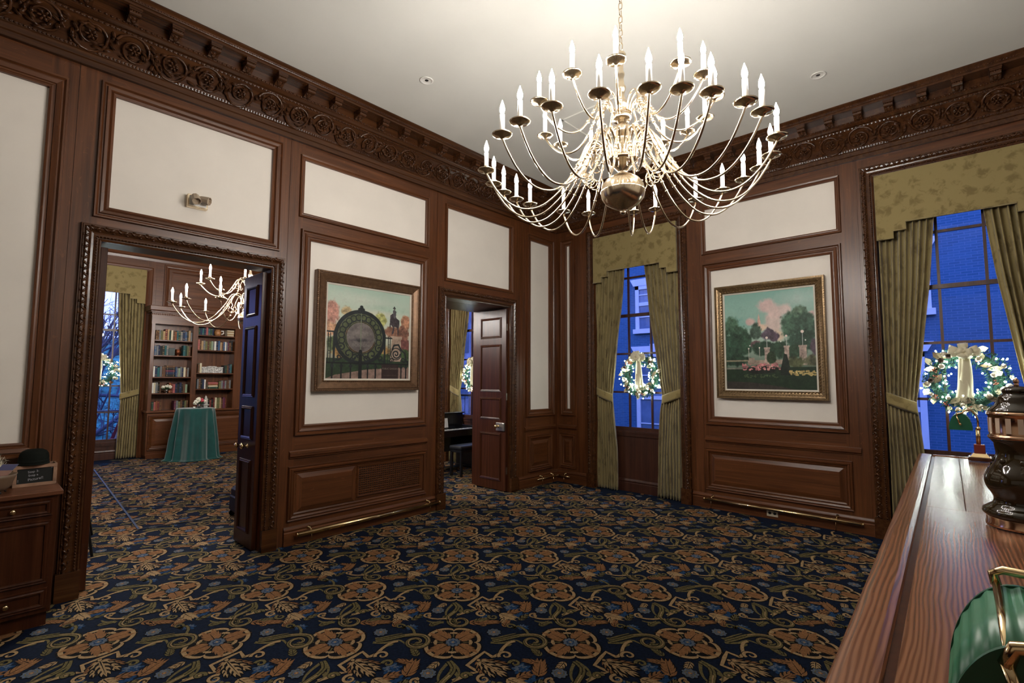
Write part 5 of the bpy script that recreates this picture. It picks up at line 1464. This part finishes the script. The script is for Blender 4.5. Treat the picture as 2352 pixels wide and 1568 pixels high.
# ---------------------------------------------------------------- strips in the library carpet, easel, wheeled bag
def strip(name, label, p0, p1, wd, h, mat):
    d = (Vector(p1)-Vector(p0)); L = d.length; a = math.atan2(d.y, d.x)
    b = MB(); b.bbox(0, L, -wd/2, wd/2, 0, h, .001); o = b.build(name, mat); o.location = (p0[0], p0[1], .0045); o.rotation_euler = (0, 0, a); return tag(o, label, 'floor strip')
BLUES = plain('blue_grey_metal_strip', (.030, .05, .095), .55, .5)
strip('carpet_strip', 'pale brass strip across the library carpet, just before the green table', (.9, 11.42), (4.6, 11.12), .045, .004, BRASS)
strip('carpet_strip', 'blue-grey metal strip running lengthwise over the library carpet', (1.54, 11.30), (1.29, 6.53), .020, .004, BLUES)
strip('carpet_strip', 'thin dark strip across the library carpet near the wheeled bag', (1.29, 6.54), (2.05, 6.45), .014, .004, BLACKM)
e = thing('easel', 'black folding easel whose feet show past the left door leaf', 'easel', (.64, 6.2, 0))
for (x0, y0, x1, y1) in ((.28, .42, -.02, .05), (.18, -.38, -.02, -.05), (-.35, .02, -.06, 0)):
    b = MB(); b.tube([(x0, y0, .012), (x1, y1, 1.5)], .011, 8); b.build('leg', BLACKM, e)
b = MB(); b.bbox(-.10, -.05, -.22, .22, 1.3, 1.52, .004); b.build('display_ledge', BLACKM, e)
BAG = plain('black_nylon', (.008, .009, .012), .6, 0, .4, .3, 40)
g_ = thing('wheeled_bag', 'black wheeled bag on the carpet behind the right door leaf', 'bag', (2.26, 6.30, 0))
b = MB(); b.bbox(-.12, .16, -.10, .16, .035, .34, .03); b.build('body', BAG, g_)
b = MB(); b.bbox(-.135, -.10, -.08, .14, .07, .24, .012); b.build('pocket', BAG, g_)
for y in (-.08, .13): b = MB(); M = Matrix.Rotation(PI/2, 4, 'X'); b.lathe([(.034, -.012), (.036, 0), (.034, .012)], 16, (-.10, y, .0365), 0, True, M); b.build('wheel', BLACKM, g_)
b = MB(); b.tube([(-.05, -.02, .335), (-.05, -.02, .375), (-.05, .10, .375), (-.05, .10, .335)], .009, 8); b.build('handle', BLACKM, g_)
# ---------------------------------------------------------------- carpet pattern: flat wool motifs repeated on a diagonal lattice
def wool(name, col, var=.28):
    m, nt, b = newmat(name)
    n1 = noise(nt, coords(nt, (1, 1, 1)), 90, 3); n2 = noise(nt, coords(nt, (1, 1, 1)), 420, 2)
    c = ramp(nt, n1, [(.3, tuple(x*(1-var) for x in col)), (.7, tuple(x*(1+var) for x in col))])
    c = mix(nt, .5, c, ramp(nt, n2, [(.3, (.55, .55, .55)), (.7, (1.25, 1.25, 1.25))]), 'MULTIPLY')
    nt.links.new(c, b.inputs['Base Color']); setb(b, None, .95, 0, .1)
    bump(nt, b, n2, .3, .003)
    return m
TAN, RUST, OLIVE, SLATE, MIDB, DARK = range(6)
WOOL = [wool('tan_wool', (.315, .210, .108)), wool('rust_wool', (.212, .104, .044)), wool('olive_wool', (.120, .098, .042), .45), wool('slate_blue_wool', (.085, .108, .15), .4), wool('mid_blue_wool', (.012, .042, .11), .5), wool('dark_outline_wool', (.0055, .0050, .0060))]
MOT = []   # (points, faces, material, layer)
def mpoly(pts, mat, lay): MOT.append((pts, [list(range(len(pts)))], mat, lay))
def mstroke(pts, w0, w1, mat, lay, closed=False, wm=None):
    n = len(pts); L = []; R = []
    for i, (x, y) in enumerate(pts):
        a = pts[(i-1) % n] if closed or i else pts[i]; c = pts[(i+1) % n] if closed or i < n-1 else pts[i]
        dx, dy = c[0]-a[0], c[1]-a[1]; l = math.hypot(dx, dy) or 1
        t = i/(n-1); wd = w0+(w1-w0)*t
        if wm is not None: wd = (w0*(1-t)+w1*t)+wm*math.sin(PI*t)
        L.append((x-dy/l*wd, y+dx/l*wd)); R.append((x+dy/l*wd, y-dx/l*wd))
    P = L+R; m = n if closed else n-1
    MOT.append((P, [[i, (i+1) % n, n+(i+1) % n, n+i] for i in range(m)], mat, lay))
def spl(pts, k=6):
    o = []
    for i in range(len(pts)-1):
        p0, p1, p2, p3 = pts[max(0, i-1)], pts[i], pts[i+1], pts[min(len(pts)-1, i+2)]
        for j in range(k):
            s = j/k
            o.append(tuple(.5*(2*p1[c]+(p2[c]-p0[c])*s+(2*p0[c]-5*p1[c]+4*p2[c]-p3[c])*s*s+(3*p1[c]-p0[c]-3*p2[c]+p3[c])*s**3) for c in (0, 1)))
    return o+[pts[-1]]
def lobed(cx, cy, ang, L, W, nl, depth=.35, taper=1.0):
    """outline of a leaf with lobes along both sides"""
    P = []; c, s = math.cos(ang), math.sin(ang); N = nl*6
    for side in (1, -1):
        for i in range(N+1):
            t = i/N if side == 1 else 1-i/N
            e = W*math.sin(PI*min(1, t**taper*.97+.03))**.75
            e *= 1-depth*(.5+.5*math.cos(2*PI*nl*t))
            x, y = L*t, side*e
            P.append((cx+x*c-y*s, cy+x*s+y*c))
    return P
def flower(cx, cy, r, n, mat, lay, dep=.18):
    mpoly([(cx+r*(1-dep*(.5+.5*math.cos(n*a)))*math.cos(a), cy+r*(1-dep*(.5+.5*math.cos(n*a)))*math.sin(a)) for a in np.linspace(0, 2*PI, n*6+1)[:-1]], mat, lay)
def scroll(cx, cy, r, a0, turns, w0, mat, lay, lead=()):
    pts = list(lead)
    for i in range(26):
        t = i/25; a = a0+turns*2*PI*t; rr = r*(1-t)**.8+.008
        pts.append((cx+rr*math.cos(a), cy+rr*math.sin(a)))
    pts = spl(pts, 2)
    mstroke(pts, w0*1.5, w0*.75, DARK, lay); mstroke(pts, w0*1.08, w0*.45, mat, lay+1)
    if w0 > .015: mstroke(pts, w0*.16, w0*.08, DARK, lay+2); mstroke([(x+.006, y+.006) for x, y in pts[4:]], w0*.2, w0*.08, TAN, lay+3)
    return pts
def acanthus(cx, cy, ang, L, W, n, mat, lay, out=True):
    """leaf made of curling fingers along a spine"""
    c, s = math.cos(ang), math.sin(ang)
    if out:
        mpoly(lobed(cx-.008*c, cy-.008*s, ang, L*1.08, W*.95, n, .22), DARK, lay-1)
    for i in range(n):
        t = .06+.62*i/max(1, n-1)
        for sd in (1, -1):
            a = ang+sd*(1.18-.55*t); l = W*(1.25-.35*abs(t-.3))*1.05
            x, y = cx+L*t*c, cy+L*t*s
            P = []
            for k in range(15):
                q = k/14; e = l*.145*math.sin(PI*q**.6)
                b = a-sd*.45*q
                P.append((x+l*q*math.cos(b)-e*math.sin(b), y+l*q*math.sin(b)+e*math.cos(b)))
            for k in range(13, 0, -1):
                q = k/14; e = -l*.145*math.sin(PI*q**.6); b = a-sd*.45*q
                P.append((x+l*q*math.cos(b)-e*math.sin(b), y+l*q*math.sin(b)+e*math.cos(b)))
            mpoly(P, mat, lay)
    mpoly(lobed(cx, cy, ang, L, W*.26, 2, .15), mat, lay)
    mstroke([(cx+L*.08*c, cy+L*.08*s), (cx+L*.85*c, cy+L*.85*s)], .0045, .001, DARK, lay+1)
# medallion
def quat(r0, k=1.0, n=120):
    P = []
    for i in range(n):
        a = 2*PI*i/n; r = r0*(1+.27*abs(math.sin(2*a))**.42-.05)
        P.append((r*math.cos(a), r*math.sin(a)))
    return P
mpoly(quat(.226), DARK, 4); mpoly(quat(.214), TAN, 5); mpoly(quat(.186), DARK, 6)
for q in range(4):
    a = PI/4+q*PI/2
    acanthus(.050*math.cos(a), .050*math.sin(a), a, .168, .098, 4, RUST, 8, False)
    b_ = q*PI/2
    for s in (-1, 0, 1): flower(.150*math.cos(b_+s*.15), .150*math.sin(b_+s*.15), .015 if s else .020, 5, TAN, 9)
    mstroke([(.085*math.cos(b_), .085*math.sin(b_)), (.14*math.cos(b_), .14*math.sin(b_))], .006, .004, OLIVE, 9)
flower(0, 0, .076, 10, DARK, 10); flower(0, 0, .066, 10, SLATE, 11); flower(0, 0, .036, 8, MIDB, 12); flower(0, 0, .025, 7, SLATE, 13); flower(0, 0, .009, 6, TAN, 14, 0)
# palmette with the stepped tan band
Zg = [(.02, -.52), (.09, -.475), (.16, -.425), (.215, -.415), (.125, -.325), (.205, -.215), (.265, -.140), (.330, -.215), (.385, -.165), (.42, -.085), (.475, -.005), (.53, .02)]
Zg = spl(Zg[:3], 4)[:-1]+[Zg[2], Zg[3], Zg[4], Zg[5], Zg[6], Zg[7]]+spl(Zg[7:], 4)[1:]
mstroke(Zg, .024, .022, DARK, 3); mstroke(Zg, .0175, .0125, TAN, 4)
for k_, (da, L, W) in enumerate(((-1.42, .19, .050), (-.22, .24, .052), (-1.1, .25, .055), (-.48, .28, .058), (-.80, .30, .066))):
    acanthus(.215, -.265, da+.03, L, W, 4, (RUST, RUST, TAN, TAN, TAN)[k_], 5+k_)
flower(.215, -.262, .024, 7, DARK, 11); flower(.215, -.262, .016, 6, TAN, 12)
for cx, cy, r, a0, tn in ((.435, -.19, .050, 3.6, -1.1), (.25, -.50, .045, 1.4, 1.2), (.36, -.56, .038, 2.4, 1.1), (.115, -.46, .034, 0, 1.1), (.50, -.30, .036, 3.2, -1.1)): scroll(cx, cy, r, a0, tn, .013, TAN if r > .04 else OLIVE, 6)
# rust leaves, sprigs, flowers
for cx, cy, a, L, W, nl, m in ((.665, -.47, 1.35, .24, .075, 5, RUST), (.12, -.665, .05, .34, .060, 6, RUST), (.42, -.50, -.55, .18, .075, 4, TAN), (.50, -.49, .5, .13, .06, 3, RUST), (.46, -.55, -1.6, .12, .05, 3, TAN), (.60, -.62, .9, .15, .045, 3, OLIVE), (.72, -.20, 2.0, .14, .045, 4, OLIVE), (-.23, .28, .6, .14, .045, 4, OLIVE), (.29, .28, 2.5, .13, .042, 3, RUST), (-.10, -.28, -2.2, .15, .045, 4, TAN), (.62, -.06, .2, .14, .045, 4, OLIVE), (.45, .26, 1.2, .14, .045, 4, RUST), (.18, .36, .4, .15, .045, 4, OLIVE), (-.30, -.30, 2.8, .15, .045, 4, RUST), (.02, .30, 1.9, .12, .04, 3, OLIVE)):
    acanthus(cx, cy, a, L, W, nl, m, 4)
for cx, cy, r in ((.355, .165, .064), (-.17, -.43, .064)):
    flower(cx, cy, r+.010, 9, DARK, 5); flower(cx, cy, r, 9, SLATE, 6); flower(cx, cy, r*.66, 8, OLIVE, 7); flower(cx, cy, r*.54, 8, SLATE, 8); flower(cx, cy, .018, 5, RUST, 9); flower(cx, cy, .008, 5, TAN, 10, 0)
for cx, cy, r in ((.545, -.37, .085), (.275, -.545, .055), (.62, .25, .06)):
    flower(cx, cy, r, 7, MIDB, 2, .4); flower(cx-.01, cy+.01, r*.76, 9, SLATE, 3, .5); flower(cx+.01, cy, r*.46, 6, MIDB, 4, .4); flower(cx+.02, cy+.02, r*.2, 5, SLATE, 5, .3)
for k in range(6):
    a = .3+k*.5; mpoly(lobed(.60, .42, a, .15, .024, 3, .4), MIDB, 2)
# olive scrollwork
scroll(-.315, .01, .105, 1.2, -1.45, .022, OLIVE, 5, [(-.66, .02), (-.55, .06), (-.43, .11), (-.34, .125)])
mstroke(spl([(-.68, .0), (-.57, -.005), (-.47, .035), (-.42, .0), (-.36, -.08)]), .016, .006, OLIVE, 4)
mstroke(spl([(-.66, .05), (-.56, .105), (-.45, .15)]), .014, .004, OLIVE, 4)
scroll(-.49, .27, .038, 5.2, 1.2, .011, OLIVE, 5, [(-.34, .12), (-.36, .20), (-.42, .275)])
scroll(.045, -.645, .095, 2.6, 1.4, .021, OLIVE, 5, [(-.02, -.27), (.02, -.36), (-.01, -.46), (-.07, -.56), (-.05, -.63)])
mstroke(spl([(.0, -.28), (.055, -.37), (.06, -.46), (.01, -.55)]), .013, .005, OLIVE, 5); mstroke(spl([(-.03, -.30), (-.075, -.40), (-.09, -.50), (-.06, -.58)]), .015, .006, OLIVE, 4)
scroll(-.255, -.535, .036, 1.2, 1.2, .011, TAN, 5, [(-.08, -.59), (-.16, -.60), (-.245, -.575)])
mstroke(spl([(-.10, -.66), (-.20, -.66), (-.26, -.63)]), .018, .006, OLIVE, 4)
for a_, b_ in (((-.60, .03), 2.6), ((-.50, -.02), 3.6), ((.02, -.40), -1.0), ((-.05, -.52), 3.8)): mpoly(lobed(*a_, b_, .09, .022, 2, .3), OLIVE, 3)
CE1, CE2, CO = Vector((.506, .541)), Vector((.488, -.524)), Vector((2.567, 1.864))
vs = []; fs = []; ms = []
for i in range(-8, 22):
    for j in range(-16, 12):
        c = CO+CE1*i+CE2*j
        main = -.9 < c.x < 6.35 and -.1 < c.y < 4.95; far = -.2 < c.x < 6.2 and 4.95 <= c.y < 12.3
        if not (main or far): continue
        for q_, (pts, faces, mat, lay) in enumerate(MOT):
            b0 = len(vs); z = .0005+lay*.00026+(q_ % 23)*.00001
            for (x, y) in pts:
                p = c+CE2*x+CE1*y
                vs.append((p.x, p.y, z))
            for f in faces: fs.append([b0+q for q in f]); ms.append(mat)
me = bpy.data.meshes.new('carpet_motifs'); me.from_pydata(vs, [], fs)
for m in WOOL: me.materials.append(m)
me.polygons.foreach_set('material_index', ms); me.update()
o = bpy.data.objects.new('carpet_pattern', me); COL.objects.link(o); o.parent = floor; o['kind'] = 'structure'

# ---------------------------------------------------------------- outside: the neighbouring house, trees, railing, flag
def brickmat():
    m, nt, b = newmat('dusk_tinted_brick')
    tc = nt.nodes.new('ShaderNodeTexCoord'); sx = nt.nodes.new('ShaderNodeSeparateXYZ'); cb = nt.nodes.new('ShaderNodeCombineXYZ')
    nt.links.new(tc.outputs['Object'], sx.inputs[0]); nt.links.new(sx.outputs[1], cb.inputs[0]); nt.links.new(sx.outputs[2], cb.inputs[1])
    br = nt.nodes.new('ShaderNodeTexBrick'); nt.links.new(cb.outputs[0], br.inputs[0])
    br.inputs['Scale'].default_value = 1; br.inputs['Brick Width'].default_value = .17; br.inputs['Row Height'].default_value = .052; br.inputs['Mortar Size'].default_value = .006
    br.inputs['Color1'].default_value = (.026, .088, .165, 1); br.inputs['Color2'].default_value = (.036, .108, .20, 1); br.inputs['Mortar'].default_value = (.07, .13, .235, 1)  # blue cast of the dusk light is put into these brick colours
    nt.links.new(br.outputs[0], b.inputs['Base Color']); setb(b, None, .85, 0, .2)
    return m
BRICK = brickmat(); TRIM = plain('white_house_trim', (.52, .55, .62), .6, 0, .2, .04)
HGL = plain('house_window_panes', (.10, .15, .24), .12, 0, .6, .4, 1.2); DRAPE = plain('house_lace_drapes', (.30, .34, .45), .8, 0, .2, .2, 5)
BX = 13.0
nb = thing('neighbouring_building', 'blue-lit brick house with white windows outside the right-hand windows', 'building', (BX, 3, -3))
def nl(o): o.location = (-BX, -3, 3); return o
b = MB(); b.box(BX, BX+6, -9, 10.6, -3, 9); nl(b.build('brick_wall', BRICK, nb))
ph = Pl((BX, 0, 0), (0, 1, 0), (-1, 0, 0))
for y0, y1, z0, z1 in ((5.78, 7.03, 3.04, 4.32), (5.78, 7.03, -.35, 2.36), (.46, 1.70, 3.04, 4.32), (.62, 1.86, -.35, 2.2), (-4.9, -3.65, 3.04, 4.32), (9.0, 10.1, 3.04, 4.32), (9.0, 10.1, -.35, 2.36)):
    b = MB(); t_ = .11
    b.pbox(ph, y0, y0+t_, z0, z1, -.02, .05); b.pbox(ph, y1-t_, y1, z0, z1, -.02, .05); b.pbox(ph, y0, y1, z1-t_, z1, -.02, .05)
    b.pbox(ph, y0-.06, y1+.06, z0-.11, z0+.02, -.02, .10)
    b.prism([ph(y0-.05, z1, .06), ph(y1+.05, z1, .06), ph(y1+.16, z1+.20, .06), ph(y0-.16, z1+.20, .06)], ph.n*-.08)
    b.pbox(ph, (y0+y1)/2-.18, (y0+y1)/2+.18, z1, z1+.26, 0, .075)
    zm = (z0+z1)/2+.1; b.pbox(ph, y0+t_, y1-t_, zm-.05, zm+.05, -.02, .04)
    for k in (1, 2): y = y0+t_+(y1-y0-2*t_)*k/3; b.pbox(ph, y-.018, y+.018, z0, z1, -.02, .03)
    for z in ((z0+zm)/2, (z1+zm)/2): b.pbox(ph, y0+t_, y1-t_, z-.016, z+.016, -.02, .03)
    wn = nl(b.build('window', TRIM, nb)); wn.location = (-BX, -3, 3)
    b = MB(); b.pbox(ph, y0+t_, y1-t_, z0, z1-t_, .0, .008); b.build('panes', HGL, wn)
    b = MB()
    for k in range(9):
        y = y0+t_+.03+k*.042
        if z0 < 0: b.pbox(ph, y, y+.025, z0+.05, z1-t_, .008, .014)
    if z0 < 0: b.build('drapes', DRAPE, wn)
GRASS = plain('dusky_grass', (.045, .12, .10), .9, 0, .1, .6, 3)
b = MB(); b.box(-40, 60, -40, 60, -3.2, -3.0); struct(b.build('ground', GRASS))
gv = []; gf = []; hn = fbm(41, 61, 8, 21)
for j in range(41):
    for i in range(61):
        x = -8+i*.6; y = 15+j*.35
        gv.append((x, y, -3+6.2*(j/40)**.8*1.0+(hn[j, i]-.5)*1.1*min(1, j/6)))
for j in range(40):
    for i in range(60): gf.append([j*61+i, j*61+i+1, (j+1)*61+i+1, (j+1)*61+i])
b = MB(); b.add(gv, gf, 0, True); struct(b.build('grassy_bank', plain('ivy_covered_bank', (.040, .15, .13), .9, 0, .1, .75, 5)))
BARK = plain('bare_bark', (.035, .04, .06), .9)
def tree(label, loc, h, seed, spread=1.0):
    g = np.random.default_rng(seed); b = MB()
    def br(p, d, L, r, dep):
        pts = [p]; q = p.copy(); dd = d.copy()
        for k in range(3):
            dd = (dd+Vector(g.normal(0, .13, 3))).normalized(); q = q+dd*L/3; pts.append(q.copy())
        b.tube(pts, [r, r*.88, r*.76, r*.62], 5, 0, False)
        if dep == 0: return
        for k in range(3 if dep > 2 else 2):
            s = g.uniform(.35, 1.0); a = pts[min(3, int(s*3)+0)]
            nd = (dd+Vector(g.normal(0, .55*spread, 3))+Vector((0, 0, .12))).normalized()
            br(a.copy(), nd, L*g.uniform(.55, .8), r*.55, dep-1)
    br(Vector((0, 0, 0)), Vector((0, 0, 1)), h*.34, h*.013, 6)
    o = b.build('bare_tree', BARK); o.location = loc; return tag(o, label, 'tree', 'bare winter trees outside')
tree('bare winter tree seen through the far library window, nearest', (2.05, 18.3, -1.4), 9, 31, 1.1)
tree('bare winter tree behind the nearest one in the far library window', (2.75, 22.6, .0), 9, 32)
tree('bare winter tree seen past the wreath above the piano', (9.2, 11.4, -3.1), 8, 33, .8)
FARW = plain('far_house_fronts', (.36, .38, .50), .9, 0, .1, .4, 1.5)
t = thing('distant_house', 'pale house front far off beyond the trees of the piano window', 'building', (17.5, 19.5, -3))
b = MB(); b.box(-5, 5, 0, 4, 0, 8.5); b.build('walls', FARW, t)
b = MB()
for i in range(5):
    for j in range(3): b.box(-4.4+i*1.9, -3.5+i*1.9, -.04, .02, 1.2+j*2.4, 2.8+j*2.4)
b.build('windows', HGL, t)
b = MB(); b.prism([(-5.3, -.3, 8.5), (5.3, -.3, 8.5), (5.3, 4.3, 8.5), (-5.3, 4.3, 8.5)], (0, 0, .5)); b.build('roof', HGL, t)
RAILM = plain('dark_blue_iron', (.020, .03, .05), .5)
def railing(label, p0, p1, z0, zt):
    t = thing('balcony_railing', label, 'railing', (p0[0], p0[1], z0)); d = Vector((p1[0]-p0[0], p1[1]-p0[1], 0)); n = int(d.length/.14)
    b = MB(); b.tube([(0, 0, zt-z0), (d.x, d.y, zt-z0)], .028, 8); b.build('top_rail', RAILM, t)
    b = MB(); b.tube([(0, 0, .12), (d.x, d.y, .12)], .014, 6); b.build('bottom_rail', RAILM, t)
    pb = None
    for i in range(n+1):
        if pb is None:
            b = MB(); b.tube([(0, 0, 0), (0, 0, zt-z0)], .008, 6); b.ell((0, 0, .2), (.018, 0, 0), (0, .018, 0), (0, 0, .03), 6, 4); pb = b.build('baluster', RAILM, t); o = pb
        else: o = pb.copy(); COL.objects.link(o); o.parent = t
        o.location = d*(i/n)
    return t
railing('dark balcony railing outside the far library window', (.3, 13.3), (3.1, 13.3), .02, .90)
railing('blue-lit railing outside the piano window', (7.5, 5.6), (7.5, 9.6), .25, 1.25)
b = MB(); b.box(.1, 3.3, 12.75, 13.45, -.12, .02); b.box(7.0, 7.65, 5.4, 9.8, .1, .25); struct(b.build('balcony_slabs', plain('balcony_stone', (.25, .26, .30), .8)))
fl = thing('flag', 'red and white striped flag outside the far window, mostly behind the curtain', 'flag', (2.18, 13.22, .02))
b = MB(); b.tube([(.12, 0, 0), (.12, 0, 1.15)], .012, 8); b.build('pole', RAILM, fl)
RED = plain('red_flag_stripe', (.34, .05, .08), .8); WHT = plain('white_flag_stripe', (.75, .75, .78), .8)
for k in range(5):
    b = MB(); vs_ = []
    for i in range(11):
        s = i/10
        for e in (0, 1):
            a = (k+e)/5
            vs_.append((.12-.30*a*(.3+.7*s)-.02*math.sin(7*a), .03*math.sin(9*a+2*s), .92-.62*s-.10*a))
    b.add(vs_, [[2*i, 2*i+1, 2*i+3, 2*i+2] for i in range(10)], 0, True); o = b.build('stripe', RED if k % 2 == 0 else WHT, fl)
    so = o.modifiers.new('thickness', 'SOLIDIFY'); so.thickness = .003
